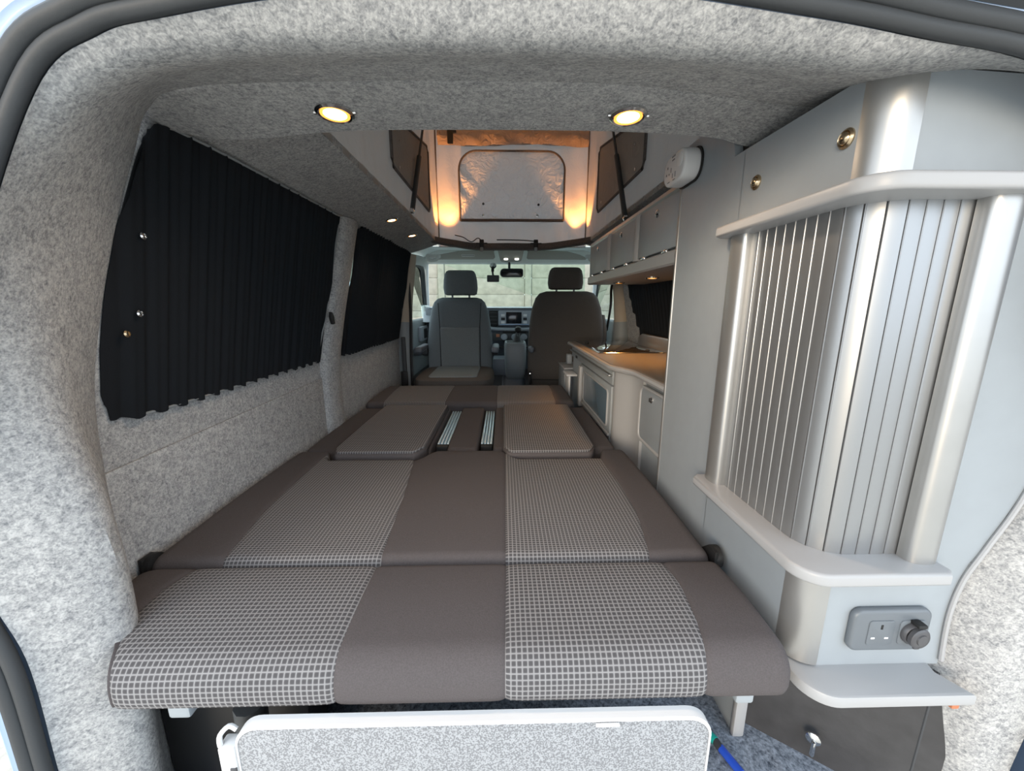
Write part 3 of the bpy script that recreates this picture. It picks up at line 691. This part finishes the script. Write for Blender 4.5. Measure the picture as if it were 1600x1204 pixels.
# ------------------------------------------------------------------ overhead lockers
lk = thing('overhead_locker', (.60, 1.48, 1.07), 'grey row of overhead lockers with three flap doors above the kitchen', 'locker')
LX = .42
obj('carcass', prism([(.44, 1.105), (.445, 1.255), (.70, 1.28), (.705, 1.10)], 'XZ', 0.968, 1.955), 'laminate', lk)
pel = [(.425, 1.106), (.421, 1.102), (.421, 1.074), (.426, 1.069), (.705, 1.072), (.705, 1.10)]
obj('pelmet', prism(pel, 'XZ', 0.968, 1.975), 'ledge', lk)
obj('top_rail', prism([(.430, 1.243), (.426, 1.250), (.430, 1.262), (.47, 1.275), (.47, 1.25)], 'XZ', 0.968, 1.97), 'alu', lk)
obj('end_panel', prism([(.428, 1.075), (.428, 1.26), (.46, 1.275), (.70, 1.28), (.705, 1.08)], 'XZ', 1.955, 1.972, .003), 'laminate', lk)
for (a, b_) in ((.975, 1.262), (1.300, 1.590), (1.628, 1.950)):
    dr = obj('door', rbox(.424, .440, a, b_, 1.112, 1.242, .003), 'laminate', lk)
    y = (a + b_) / 2
    obj('knob', lathe([(.011, 0), (.011, .002), (.008, .004), (.005, .006), (0, .0065)], (.424, y, 1.216), (-1, 0, 0), 20), 'chrome', dr)
    for q in (.25, .8): obj('hinge', rbox(.418, .428, a + (b_ - a) * q - .016, a + (b_ - a) * q + .016, 1.103, 1.112, .003), 'chrome', dr)
for a in (1.281, 1.609): obj('post', prism([(.440, a - .018), (.424, a - .018), (.418, a - .008), (.418, a + .008), (.424, a + .018), (.440, a + .018)], 'XY', 1.107, 1.245), 'ledge', lk)

lk.location = (.648, 1.598, 1.078); lk.scale = (1.08, 1.08, 1.08)

# ------------------------------------------------------------------ kitchen
kt = thing('kitchen_unit', (.6, 1.75, .10), 'low grey kitchen unit with rounded doors, long rail handle and fridge', 'kitchen unit')
obj('carcass', prism([(.445, 1.47), (.445, 2.43), (.80, 2.43), (.80, 1.05), (.492, 1.05), (.492, 1.32)], 'XY', .11, .722), 'laminate', kt)
ct = cm([(.445, 1.490, 0), (.432, 1.470, 0), (.432, 1.445, 0), (.447, 1.410, 0), (.470, 1.365, 0), (.480, 1.325, 0), (.482, 1.290, 0)], 20)
obj('corner_column', prism([(p.x, p.y) for p in ct] + [(.50, 1.29), (.50, 1.49)], 'XY', .11, .722), 'ledge', kt)
wt = [(.80, 2.445), (.425, 2.445), (.416, 2.435), (.414, 1.9), (.412, 1.50)] + [(p.x, p.y) for p in cm([(.412, 1.47, 0), (.420, 1.43, 0), (.438, 1.385, 0), (.456, 1.335, 0), (.462, 1.29, 0)], 14)] + [(.463, 1.10), (.463, 1.046), (.80, 1.046)]
wko = tag(obj('worktop', prism(wt, 'XY', .722, .747, .007, 3), 'worktop'), 'smooth grey kitchen worktop with a curved step in its front edge', 'worktop')
obj('edge_trim', tube([(x - .001, y, .735) for x, y in wt[1:-1]], .0105, 8), 'ledge', wko)
# front: drawer face, fridge door, rail handle
df = obj('drawer_front', rbox(.434, .447, 1.50, 2.42, .655, .712, .003), 'laminate', kt)
obj('rail_handle', rbox(.418, .436, 1.500, 2.42, .690, .699, .004), 'alu', df); obj('switch', rbox(.431, .436, 2.24, 2.29, .662, .676, .002), 'black', df)
fd = obj('fridge_door', rbox(.432, .447, 1.50, 2.13, .40, .650, .004), 'laminate', kt)
obj('fridge_glass', prism(rrect(1.54, 2.02, .47, .625, .02), 'YZ', .4295, .434, .001), 'fridgeglass', fd)
gf = B(); tube([(.430, u, v) for u, v in rrect(1.54, 2.02, .47, .625, .02)], .004, 6, gf, True); obj('glass_frame', gf, 'ledge', fd)
obj('grip', rbox(.412, .434, 2.055, 2.10, .42, .645, .008, 3), 'ledge', fd)
obj('lower_trim', rbox(.424, .436, 1.50, 2.10, .440, .452, .004), 'ledge', fd)
rd = obj('cupboard_door', prism(rrect(1.075, 1.285, .515, .700, .028, 6), 'YZ', .474, .492, .005, 3), 'laminate', kt)
rf_ = B(); tube([(.4755, u, v) for u, v in rrect(1.075, 1.285, .515, .700, .028, 6)], .006, 8, rf_, True); obj('door_edging', rf_, 'ledge', rd)
obj('lock', lathe([(.010, 0), (.010, .003), (.007, .006), (0, .0065)], (.474, 1.185, .672), (-1, 0, 0), 20), 'chrome', rd)
obj('lock_turn', rbox(.464, .470, 1.183, 1.187, .666, .679, .001), 'black', rd)
# step locker beyond it
st = thing('low_locker', (.5, 2.6, .10), 'small low grey locker with a white flap at the far end of the kitchen', 'locker')
obj('box', rbox(.395, .62, 2.46, 2.72, .11, .560, .008), 'laminate', st); obj('lid', rbox(.390, .62, 2.455, 2.73, .560, .572, .004), 'ledge', st)
obj('flap', rbox(.388, .40, 2.25, 2.36, .40, .555, .004), 'white', st); obj('flap_hook', rbox(.375, .44, 2.25, 2.40, .553, .565, .004), 'white', st); obj('shelf_end', rbox(.41, .44, 2.45, 2.50, .60, .66, .003), 'laminate', st)
# hob lid and splashback
hb = thing('hob_lid', (.60, 2.1, .747), 'dark glass hob and sink lid set into the kitchen worktop', 'hob')
obj('lid', prism(rrect(.452, .765, 1.79, 2.41, .02), 'XY', .747, .753, .002), 'hob', hb)
gr_ = B(); tube([(u, v, .750) for u, v in rrect(.452, .765, 1.79, 2.41, .02)], .0032, 6, gr_, True); obj('rim', gr_, 'chrome', hb)
for x, y in ((.50, 1.86), (.50, 2.30), (.70, 1.85)): obj('lid_foot', lathe([(.011, 0), (.011, .004), (.006, .006), (0, .006)], (x, y, .753), (0, 0, 1), 14), 'black', hb)
sb_ = tag(obj('splashback', prism([(1.50, .747), (1.50, .815), (2.14, .815), (2.19, .800), (2.20, .747)], 'YZ', .772, .788, .004), 'alu'), 'brushed metal upstand along the back of the worktop', 'splashback')

# ------------------------------------------------------------------ downlights
def downlight(c, nrm, r_, label, group, m_, energy, spread=150, warm=(1, .76, .55)):
    nrm = Vector(nrm).normalized(); c = Vector(c)
    t = thing('downlight', c, label, 'downlight', group)
    obj('bezel', lathe([(r_, -.002), (r_, .003), (r_ * .86, .006), (r_ * .74, .004), (r_ * .72, -.001)], c, nrm, 32), 'chrome', t)
    for s in (-1, 1):
        q = Vector((0, 0, 1)).rotation_difference(nrm); obj('spring_clip', tube([c + q @ Vector((s * r_ * .92, 0, .001)), c + q @ Vector((s * r_ * 1.12, 0, .001))], .003, 8), 'chrome', t)
    obj('lens', lathe([(r_ * .60, 0), (r_ * .60, .0040), (0, .0045)], c, nrm, 32), m_, t)
    obj('lens_rim', lathe([(r_ * .78, 0), (r_ * .78, .0045), (r_ * .60, .0038), (r_ * .60, 0)], c, nrm, 32), 'lampglow', t)
    ld = bpy.data.lights.new('downlight_lamp', 'SPOT'); ld.energy = energy; ld.color = warm; ld.spot_size = R(spread); ld.spot_blend = .9; ld.shadow_soft_size = r_ * .7
    lo = bpy.data.objects.new('downlight_lamp', ld); COL.objects.link(lo); lo.parent = t
    lo.location = nrm * .012; lo.rotation_euler = nrm.to_track_quat('-Z', 'Y').to_euler()
downlight((-.28, .727, 1.2855), (0, -.05, -1), .031, 'round downlight in the rear felt ceiling above the curtain side', 'rear ceiling downlights', 'lamp', 4.5)
downlight((.213, .727, 1.2855), (0, -.05, -1), .031, 'round downlight in the rear felt ceiling above the cupboard side', 'rear ceiling downlights', 'lamp', 4.5)
downlight((-.487, 1.80, 1.336), (.20, 0, -1), .026, 'small round downlight over the window post in the felt roof edge', 'roof edge downlights', 'lamp', 2.0, 130)
downlight((-.487, 2.18, 1.336), (.20, 0, -1), .026, 'small round downlight in the felt roof edge nearer the cab', 'roof edge downlights', 'lamp', 2.0, 130)
downlight((.588, 1.56, 1.0785), (0, 0, -1), .028, 'small downlight under the locker next to the tall cupboard', 'locker downlights', 'lampsmall', 5.0, 108, (1, .43, .11))
downlight((.561, 1.915, 1.0785), (0, 0, -1), .028, 'small downlight under the locker next to the cab', 'locker downlights', 'lampsmall', 5.0, 108, (1, .43, .11))

# ------------------------------------------------------------------ pop-up roof tent
TY = 2.64
tn = thing('pop_up_roof', (VC, 1.7, 1.36), 'raised roof tent of pale grey canvas with a zipped front window', 'roof tent')
def wavy(x, z, s): return .006 * math.sin(x * 23 + s + 2.2 * math.sin(z * 5)) * math.sin(z * 3.3 + s) + .004 * math.sin(x * 51 + z * 9)
FO = rrect(-.275, .388, 1.500, 1.905, .1, 8, (.008, .008, .11, .11))
obj('front_canvas', holed([(AX0, 1.34), (AX1, 1.34), (AX1, 2.14), (AX0, 2.14)], [FO], lambda u, v, d: Vector((u, TY + wavy(u, v, 1), v)), .02), 'tent', tn)
def zt(y): return 2.14 if y > 2.5 else 1.62 + (2.14 - 1.62) * max(0, (y - .8)) / 1.7
for s, x in ((1, AX0), (-1, AX1)):
    sd_ = obj('side_canvas', grid([[(x + s * wavy(y, z0, 2) * .8, y, z0) for z0 in [1.36 + (zt(y) - 1.36) * j / 20 for j in range(21)]] for y in [.80 + (TY - .80) * k / 60 for k in range(61)]]), 'tentside', tn)
    fo = [(1.58, 1.475), (2.27, 1.475), (2.30, 1.50), (2.30, 1.78), (2.27, 1.80), (1.60, 1.66), (1.56, 1.63), (1.56, 1.50)]
    fb = prism(fo, 'YZ', x + s * .008, x + s * .012, .002); obj('side_flap', fb, 'sideflap', tn)
    bo = B(); tube([(x + s * .013, u, v) for u, v in fo], .006, 6, bo, True); obj('flap_binding', bo, 'trimcloth', tn)
    obj('corner_piping', tube([(x + s * .006, TY - .008, 1.36), (x + s * .002, TY - .008, 1.75), (x + s * .004, TY - .008, 2.12)], .005, 8), 'trimcloth', tn)
    for u, v in ((1.66, 1.50), (1.68, 1.60), (2.2, 1.51)): obj('stud', lathe([(.006, 0), (.006, .002), (0, .003)], (x + s * .014, u, v), (s, 0, 0), 12), 'chrome', tn)
obj('rear_canvas', grid([[(x, .80, z) for x in (AX0, AX1)] for z in (1.36, 1.62)]), 'tent', tn)
obj('roof_lid', grid([[(x, y, z + .0) for x in (AX0 - .05, VC, AX1 + .05)] for y, z in ((.74, 1.60), (1.6, 1.87), (2.5, 2.14), (2.72, 2.14))]), 'headliner', tn)
# front window flap, its binding, the rolled valance
fo = FO
fl_ = holed(fo, [], lambda u, v, d: Vector((u, TY - .014 + .005 * math.sin(u * 40 + 5 * math.sin(v * 11)) * min(1, min(u + .275, .388 - u) * -6 + 1.1 if min(u + .275, .388 - u) < .17 else .1), v)), .016)
obj('window_flap', fl_, 'flap', tn)
bo = B(); tube([(u, TY - .016, v) for u, v in fo], .006, 8, bo, True); fbd = obj('window_binding', bo, 'trimcloth', tn)
obj('bottom_binding', rbox(-.272, .386, TY - .024, TY - .014, 1.492, 1.510, .004), 'trimcloth', tn)
for x, z, m_ in ((-.125, 1.598, 'black'), (.225, 1.594, 'black'), (-.126, 1.53, 'chrome'), (.218, 1.53, 'chrome')):
    obj('stud', lathe([(.0075, 0), (.0075, .002), (0, .004)], (x, TY - .022, z), (0, -1, 0), 14), m_, tn)
vr = [[(x, TY - .015 - .035 * math.sin(math.pi * j / 8) - .006 * math.sin(x * 37 + j), 1.935 + (.10) * j / 8 + .006 * math.sin(x * 9)) for x in [-.40 + .93 * k / 60 for k in range(61)]] for j in range(9)]
obj('valance', grid(vr), 'valance', tn)
obj('valance_strap', rbox(-.335, -.300, TY - .065, TY - .055, 1.925, 2.03, .004), 'black', tn)
obj('valance_strap', rbox(-.335, -.28, TY - .066, TY - .056, 1.985, 2.0, .004), 'black', tn)
# ledge trim across the front of the roof opening, with two straps
lt = [(-.47, 2.42, 1.372), (-.42, 2.50, 1.368), (-.30, 2.53, 1.352), (-.17, 2.55, 1.338), (.05, 2.55, 1.338), (.26, 2.55, 1.338), (.40, 2.53, 1.352), (.53, 2.50, 1.368), (.58, 2.42, 1.372)]
pth = cm(lt, 50)
lg = B()
grid([[p + Vector((0, .05, .016)), p + Vector((0, .004, .016)), p + Vector((0, 0, .010)), p + Vector((0, 0, -.014)), p + Vector((0, .006, -.020)), p + Vector((0, .07, -.020))] for p in pth], lg)
rl = obj('opening_trim', lg, 'trimcloth', tn)
def strap(x, pts, lab):
    t = thing('roof_strap', (x, 2.53, 1.34), lab, 'strap', 'roof straps')
    obj('webbing', tube(cm(pts, 24), .010, 8, flat=.3), 'black', t)
    obj('buckle', rbox(x - .014, x + .014, 2.532, 2.546, 1.320, 1.372, .004), 'black', t); obj('buckle_bar', rbox(x - .036, x + .036, 2.528, 2.540, 1.345, 1.352, .003), 'black', t)
    obj('buckle_tongue', rbox(x - .010, x + .010, 2.530, 2.540, 1.300, 1.326, .003), 'plasticgrey', t)
strap(-.135, [(-.30, 2.56, 1.40), (-.25, 2.54, 1.385), (-.20, 2.54, 1.358), (-.16, 2.54, 1.38), (-.135, 2.54, 1.365)], 'black roof strap with a looped loose end at the tent opening')
strap(.205, [(-.04, 2.55, 1.372), (.05, 2.54, 1.370), (.13, 2.54, 1.368), (.205, 2.54, 1.362)], 'black roof strap pulled straight along the tent opening')
# gas struts
def strut(a, b_, lab):
    a, b_ = Vector(a), Vector(b_); t = thing('gas_strut', b_, lab, 'strut'); m_ = a.lerp(b_, .45)
    obj('rod', tube([a, m_], .006, 10), 'darkgrey', t); obj('cylinder', tube([m_, b_], .011, 12), 'rubber', t)
    obj('ball_end', lathe([(.0, -.012), (.012, -.006), (.012, .006), (0, .012)], b_, (1, 0, 0), 12), 'chrome', t)
strut((-.385, 2.12, 1.87), (-.395, 1.80, 1.372), 'dark gas strut leaning on the curtain side of the roof tent')
strut((.505, 2.02, 1.87), (.515, 1.72, 1.33), 'dark gas strut standing on the locker side of the roof tent')
# uplights tucked behind the ledge trim
for x, lab in ((AX0 + .07, 'curtain'), (AX1 - .07, 'locker')):
    t = thing('corner_uplight', (x, TY - .075, 1.362), 'warm lamp hidden in the tent corner on the %s side' % lab, 'lamp', 'tent corner lamps')
    obj('housing', lathe([(.022, -.012), (.022, .006), (.018, .008), (.017, .003)], (x, TY - .075, 1.362), (0, 0, 1), 24), 'darkgrey', t); obj('lens', lathe([(.017, .002), (0, .004)], (x, TY - .075, 1.362), (0, 0, 1), 24), 'lampsmall', t)
    ld = bpy.data.lights.new('uplight_lamp', 'SPOT'); ld.energy = 34; ld.color = (1, .38, .09); ld.spot_size = R(76); ld.spot_blend = .45; ld.shadow_soft_size = .012
    lo = bpy.data.objects.new('uplight_lamp', ld); COL.objects.link(lo); lo.parent = t; lo.location = (0, 0, .012); lo.rotation_euler = (R(180), 0, 0)

# ------------------------------------------------------------------ front seats
def headrest(t, cx, cy, z0, z1, hw, mt):
    h = z1 - z0
    obj('headrest', superloft([(z0, cx, cy, hw * .80, .02), (z0 + .008, cx, cy, hw * .95, .042), (z0 + h * .3, cx, cy, hw, .052), (z0 + h * .62, cx, cy, hw * .97, .052), (z0 + h * .85, cx, cy, hw * .90, .045), (z0 + h * .96, cx, cy, hw * .80, .034), (z1, cx, cy, hw * .68, .018)], 40, 3.6), mt, t)
    for s in (-1, 1): obj('headrest_post', tube([(cx + s * hw * .5, cy, z0 - .05), (cx + s * hw * .5, cy, z0 + .03)], .007, 10), 'dash', t)
# passenger seat, swivelled to face the bed
ps = thing('swivelled_seat', (-.32, 2.7, .10), 'grey cab seat turned round to face the bed, front of its backrest showing', 'seat')
cx, cy = -.322, 2.87
secs = [(.44, .225, .05), (.50, .236, .068), (.60, .238, .075), (.72, .236, .075), (.85, .222, .072), (.94, .205, .068), (.99, .185, .060), (1.015, .160, .045), (1.025, .125, .025)]
obj('backrest', superloft([(z, cx, cy + (z - .5) * .06, a, b_) for z, a, b_ in secs], 48, 4.2), 'seatcloth', ps)
obj('inset_panel', prism(rrect(cx - .135, cx + .147, .475, .815, .012), 'XZ', cy - .080, cy - .05, .010, 3), 'seatinset', ps)
for x in (cx - .138, cx + .150):
    obj('seam', tube([(x, cy - .070, .48), (x, cy - .064, .82), (x * 1 + (.01 if x > cx else -.01), cy - .043, .985)], .003, 6), 'black', ps)
headrest(ps, cx + .012, cy + .01, 1.040, 1.215, .123, 'seatcloth')
ch = superloft([(.40, cx, 2.60, .20, .22), (.42, cx, 2.60, .245, .255), (.47, cx, 2.60, .255, .265), (.51, cx, 2.60, .250, .262), (.525, cx, 2.60, .235, .245), (.530, cx, 2.60, .20, .21)], 48, 5)
obj('seat_cushion', ch, 'seatback', ps)
obj('cushion_panel', prism(rrect(cx - .155, cx + .155, 2.37, 2.78, .03), 'XY', .515, .536, .008, 3), 'seatinset', ps)
obj('seat_base', rbox(cx - .19, cx + .19, 2.42, 2.80, .10, .405, .02), 'darkgrey', ps)
for s in (-1, 1):
    ar = obj('armrest', rbox(cx + s * .262 - .026, cx + s * .262 + .026, 2.62, 2.90, .648, .690, .016, 3), 'dash', ps)
    obj('armrest_pivot', lathe([(.035, -.02), (.037, -.015), (.037, .015), (.035, .02)], (cx + s * .258, 2.86, .64), (1, 0, 0), 20), 'darkgrey', ar)
# driver seat, seen from behind
ds = thing('driver_seat', (.46, 2.9, .10), 'dark brown-grey driver seat seen from behind beside the kitchen', 'seat')
cx, cy = .458, 2.83
secs = [(.37, .262, .045), (.42, .276, .065), (.55, .280, .075), (.72, .276, .075), (.86, .264, .072), (.95, .250, .068), (1.02, .225, .062), (1.055, .195, .050), (1.068, .15, .028)]
obj('backrest', superloft([(z, cx, cy + (z - .5) * .05, a, b_) for z, a, b_ in secs], 48, 4.4), 'seatback', ds)
headrest(ds, cx - .010, cy + .03, 1.080, 1.235, .127, 'seatback')
obj('seat_cushion', superloft([(.38, cx, 3.10, .22, .22), (.40, cx, 3.10, .25, .25), (.46, cx, 3.10, .255, .26), (.50, cx, 3.10, .24, .245), (.51, cx, 3.10, .2, .21)], 40, 5), 'seatback', ds)
obj('seat_base', rbox(cx - .20, cx + .20, 2.85, 3.30, .10, .385, .02), 'darkgrey', ds)
obj('seam', tube([(cx - .26, cy - .076, .44), (cx, cy - .082, .435), (cx + .26, cy - .076, .44)], .004, 6), 'black', ds)
obj('armrest', rbox(.180, .216, 2.70, 2.885, .640, .682, .016, 3), 'dash', ds)
obj('belt_buckle', rbox(.182, .200, 2.74, 2.78, .40, .50, .006), 'black', ds); obj('buckle_button', rbox(.184, .198, 2.736, 2.742, .47, .49, .002), 'chrome', ds)
obj('side_airbag', superloft([(.45, .738, 2.90, .022, .06), (.55, .740, 2.90, .027, .07), (.80, .738, 2.90, .027, .07), (.90, .728, 2.90, .02, .05)], 24, 4), 'seatback', ds)

# ------------------------------------------------------------------ dashboard and console
da = thing('dashboard', (.07, 3.6, .40), 'dark grey dashboard with a central touch screen below the windscreen', 'dashboard')
prof = [(3.90, .88), (3.55, .945), (3.40, .950), (3.365, .940), (3.365, .925), (3.385, .80), (3.41, .765), (3.36, .752), (3.37, .74), (3.42, .55), (3.48, .40), (3.90, .40)]
obj('body', prism(prof, 'YZ', -.67, .81, .01), 'dash', da)
obj('top_pad', prism([(3.86, .885), (3.5, .955), (3.38, .958), (3.35, .948), (3.36, .940), (3.5, .94)], 'YZ', -.64, .78), 'dashsilver', da)
# centre stack
sc = obj('screen_surround', prism(rrect(-.045, .250, .800, .925, .012), 'XZ', 3.352, 3.385, .004), 'dashsilver', da)
obj('screen', rbox(.022, .155, 3.349, 3.354, .815, .912, .003), 'screen', sc)
obj('screen_trim', rbox(-.03, .215, 3.348, 3.353, .803, .812, .002), 'bluepaint', sc)
for x in (-.005, .185):
    for z in (.825, .855, .885): obj('screen_button', rbox(x - .016, x + .016, 3.347, 3.353, z - .010, z + .010, .002), 'black' if z == .855 else 'white', sc)
vt = obj('air_vent', rbox(-.125, -.052, 3.353, 3.385, .79, .925, .006), 'black', da)
for z in (.815, .845, .875, .905): obj('vent_slat', rbox(-.12, -.056, 3.346, 3.356, z - .003, z + .003, .001), 'darkgrey', vt)
obj('curved_shelf', tube(cm([(-.16, 3.37, .80), (-.10, 3.355, .772), (.05, 3.35, .765), (.25, 3.35, .768), (.33, 3.36, .79)], 24), .016, 10), 'dashsilver', da)
cp_ = obj('climate_panel', rbox(-.10, .28, 3.352, 3.39, .665, .735, .008), 'darkgrey', da)
for x in (.005, .095, .175):
    k = obj('climate_dial', lathe([(.028, 0), (.028, .012), (.024, .016), (.020, .012), (.018, .018), (0, .018)], (x, 3.352, .700), (0, -1, 0), 24), 'dashsilver', cp_)
obj('warning_button', rbox(-.065, -.035, 3.347, 3.354, .70, .725, .002), 'orangewood', cp_); obj('button_strip', rbox(-.01, .20, 3.347, 3.354, .735, .75, .002), 'black', cp_)
obj('shelf_slot', rbox(-.10, .27, 3.358, 3.40, .60, .615, .004), 'black', da)
sv = obj('side_vent', prism([(3.30, .83), (3.42, .92), (3.48, .92), (3.48, .83)], 'YZ', -.69, -.62, .008), 'dashsilver', da); obj('vent_opening', prism([(3.33, .845), (3.42, .908), (3.46, .908), (3.46, .845)], 'YZ', -.622, -.615, .002), 'black', sv)
cn = thing('gear_console', (.1, 3.05, .40), 'grey console between the cab seats carrying a black gear lever', 'console')
obj('body', superloft([(.40, .09, 3.05, .065, .08), (.44, .09, 3.03, .078, .10), (.55, .09, 3.02, .084, .12), (.66, .09, 3.02, .086, .125), (.690, .09, 3.03, .080, .118)], 40, 5), 'plasticgrey', cn)
obj('top_recess', prism(rrect(.025, .155, 2.94, 3.12, .02), 'XY', .686, .694, .002), 'black', cn)
obj('gear_boot', superloft([(.690, .108, 3.02, .04, .04), (.73, .108, 3.02, .022, .022), (.76, .108, 3.02, .014, .014)], 20, 2.5), 'rubber', cn)
gl = obj('gear_lever', tube([(.105, 3.02, .69), (.112, 3.00, .77)], .009, 10), 'chrome', cn); obj('gear_knob', lathe([(.010, 0), (.022, .008), (.026, .024), (.022, .040), (.010, .047), (0, .048)], (.112, 3.0, .762), (0, -.1, 1), 20), 'black', gl)
obj('plinth', superloft([(.10, .08, 3.12, .10, .16), (.38, .08, 3.12, .095, .15), (.42, .08, 3.12, .08, .12)], 32, 5), 'dash', cn)
obj('tray', rbox(-.085, .03, 2.98, 3.2, .43, .56, .01), 'dash', cn)
# ------------------------------------------------------------------ mirror, camera, visors, roof console
def M_(x): return x
rm = thing('rear_view_mirror', (.1, 3.32, 1.19), 'wide dark rear-view mirror hanging behind the windscreen', 'mirror')
obj('mirror_head', prism(rrect(-.028, .165, 1.198, 1.268, .025, 6, (.03, .02, .02, .035)), 'XZ', 3.30, 3.335, .010, 3), 'rubber', rm); obj('mirror_glass', prism(rrect(-.020, .158, 1.204, 1.262, .02), 'XZ', 3.297, 3.301, .001), 'screen', rm); obj('arm', tube([(.05, 3.32, 1.24), (.05, 3.40, 1.335)], .010, 8), 'rubber', rm)
dc = thing('dash_camera', (-.09, 3.3, 1.16), 'small black dash camera on a suction arm beside the mirror', 'camera')
obj('case', rbox(-.135, -.035, 3.27, 3.30, 1.158, 1.212, .006), 'rubber', dc); obj('arm', tube([(-.085, 3.29, 1.205), (-.09, 3.30, 1.25), (-.08, 3.33, 1.275)], .008, 8), 'black', dc)
obj('suction_cup', lathe([(.012, 0), (.014, .008), (.026, .022), (.028, .028)], (-.085, 3.30, 1.275), (0, .8, .6), 18), 'chrome', dc); obj('knob', lathe([(.014, -.012), (.014, .012)], (-.088, 3.298, 1.255), (1, 0, 0), 14), 'black', dc)
def visor(x0, x1, lab, mark):
    v = thing('sun_visor', ((x0 + x1) / 2, 3.2, 1.33), lab, 'sun visor')
    out = [(x0 + .015, 1.322), (x1 - .01, 1.325), (x1, 1.335), (x1 - .01, 1.385), (x1 - .03, 1.395), (x0 + .16, 1.385), (x0 + .06, 1.36), (x0, 1.335)] if not mark else [(x0 + .01, 1.322), (x1 - .015, 1.325), (x1, 1.34), (x1 - .012, 1.39), (x1 - .03, 1.396), (x0 + .2, 1.385), (x0 + .06, 1.36), (x0, 1.335)]
    if not mark: out = [(x0 + x1 - u, v_) for u, v_ in out]
    obj('flap', prism(out, 'XZ', 3.16, 3.185, .008, 3), 'visor', v); obj('hinge', tube([(x1 - .06 if mark else x0 + .06, 3.172, 1.392), (x1 - .005 if mark else x0 + .005, 3.172, 1.392)], .008, 10), 'plasticgrey', v)
    if mark:
        lb = obj('warning_label', rbox(-.325, -.225, 3.156, 3.161, 1.342, 1.360, .001), 'pillar', v)
        for k in range(9): obj('print_mark', rbox(-.320 + k * .0105, -.314 + k * .0105, 3.1552, 3.157, 1.346, 1.357, 0), 'plasticgrey', lb)
visor(-.555, -.065, 'grey sun visor with a printed label on the swivelled seat side', True); visor(.185, .665, 'plain grey sun visor on the driver side', False)
oc = thing('roof_console', (.06, 3.18, 1.31), 'small grey roof console with two lit map lights between the visors', 'roof console')
obj('body', prism([(-.045, 1.40), (.165, 1.40), (.145, 1.322), (.13, 1.312), (-.01, 1.312), (-.025, 1.322)], 'XZ', 3.13, 3.24, .006), 'visor', oc)
for x in (.02, .105): obj('map_light', rbox(x - .014, x + .014, 3.126, 3.134, 1.316, 1.326, .002), 'maplight', oc)
for x, lab in ((-.53, 'swivelled seat'), (.67, 'driver')):
    g = thing('grab_handle', (x, 3.05, 1.30), 'pale grab handle on the roof edge at the %s side' % lab, 'handle')
    s = -1 if x < 0 else 1
    obj('grip', tube(cm([(x - .03, 2.98, 1.325), (x - .025, 2.97, 1.300), (x, 3.0, 1.296), (x + .03, 3.02, 1.305), (x + .04, 3.03, 1.33)], 20), .012, 10), 'pillar', g); obj('mount', rbox(x - .05, x + .06, 3.02, 3.05, 1.315, 1.345, .01), 'pillar', g)
# seat belts on the door posts
for x, s, lab in ((-.630, -1, 'swivelled seat'), (.765, 1, 'driver seat')):
    b_ = thing('seat_belt', (x, 2.63, .3), 'black seat belt hanging on the door post by the %s' % lab, 'seat belt')
    obj('webbing', tube(cm([(x, 2.643, 1.22), (x - .005 * s, 2.642, .95), (x - .005, 2.637, .62), (x - .008, 2.635, .30)] if s < 0 else [(.742, 2.635, 1.17), (.738, 2.69, 1.08), (.765, 2.78, .97), (.789, 2.95, .78)], 24), .009, 8, flat=.35), 'black', b_)
    obj('belt_guide', rbox(x - .022 - (.03 if s > 0 else 0), x + .014 - (.03 if s > 0 else 0), 2.645, 2.675, 1.17, 1.215, .006), 'beige', b_)
# black catch and strip on the sliding door edge
ed = tag(obj('door_edge_strip', rbox(-.690, -.664, 2.60, 2.625, .10, .76, .005), 'rubber'), 'black rubber strip with a catch at the end of the felt wall', 'strip')
obj('catch', rbox(-.700, -.655, 2.585, 2.605, .42, .53, .006), 'black', ed)
# ------------------------------------------------------------------ raised tailgate overhead
tg = thing('raised_tailgate', (.15, .3, 1.34), 'raised tailgate above the opening with dark glossy glass', 'tailgate')
TGX0, TGX1 = -.42, .86
obj('inner_frame', grid([[(x, y, z) for x in (TGX0, TGX1)] for y, z in ((.40, 1.335), (.28, 1.36), (.0, 1.45), (-.75, 1.72))]), 'bluepaint', tg)
obj('glass', grid([[(x, y, z) for x in (TGX0 + .10, TGX1 - .10)] for y, z in ((.24, 1.366), (.0, 1.442), (-.60, 1.658))]), 'screen', tg)
XS = (.36, .5, .7, .95)
obj('hinge_gutter', loft([[(x, .428, 1.262 - (x - .42) * .13) for x in XS], [(x, .412, 1.285 + .004 * math.sin(x * 40) - (x - .42) * .12) for x in XS], [(x, .400, 1.31 - (x - .42) * .1) for x in XS], [(x, .395, 1.345) for x in XS]], 30, 20), 'screen', tg)
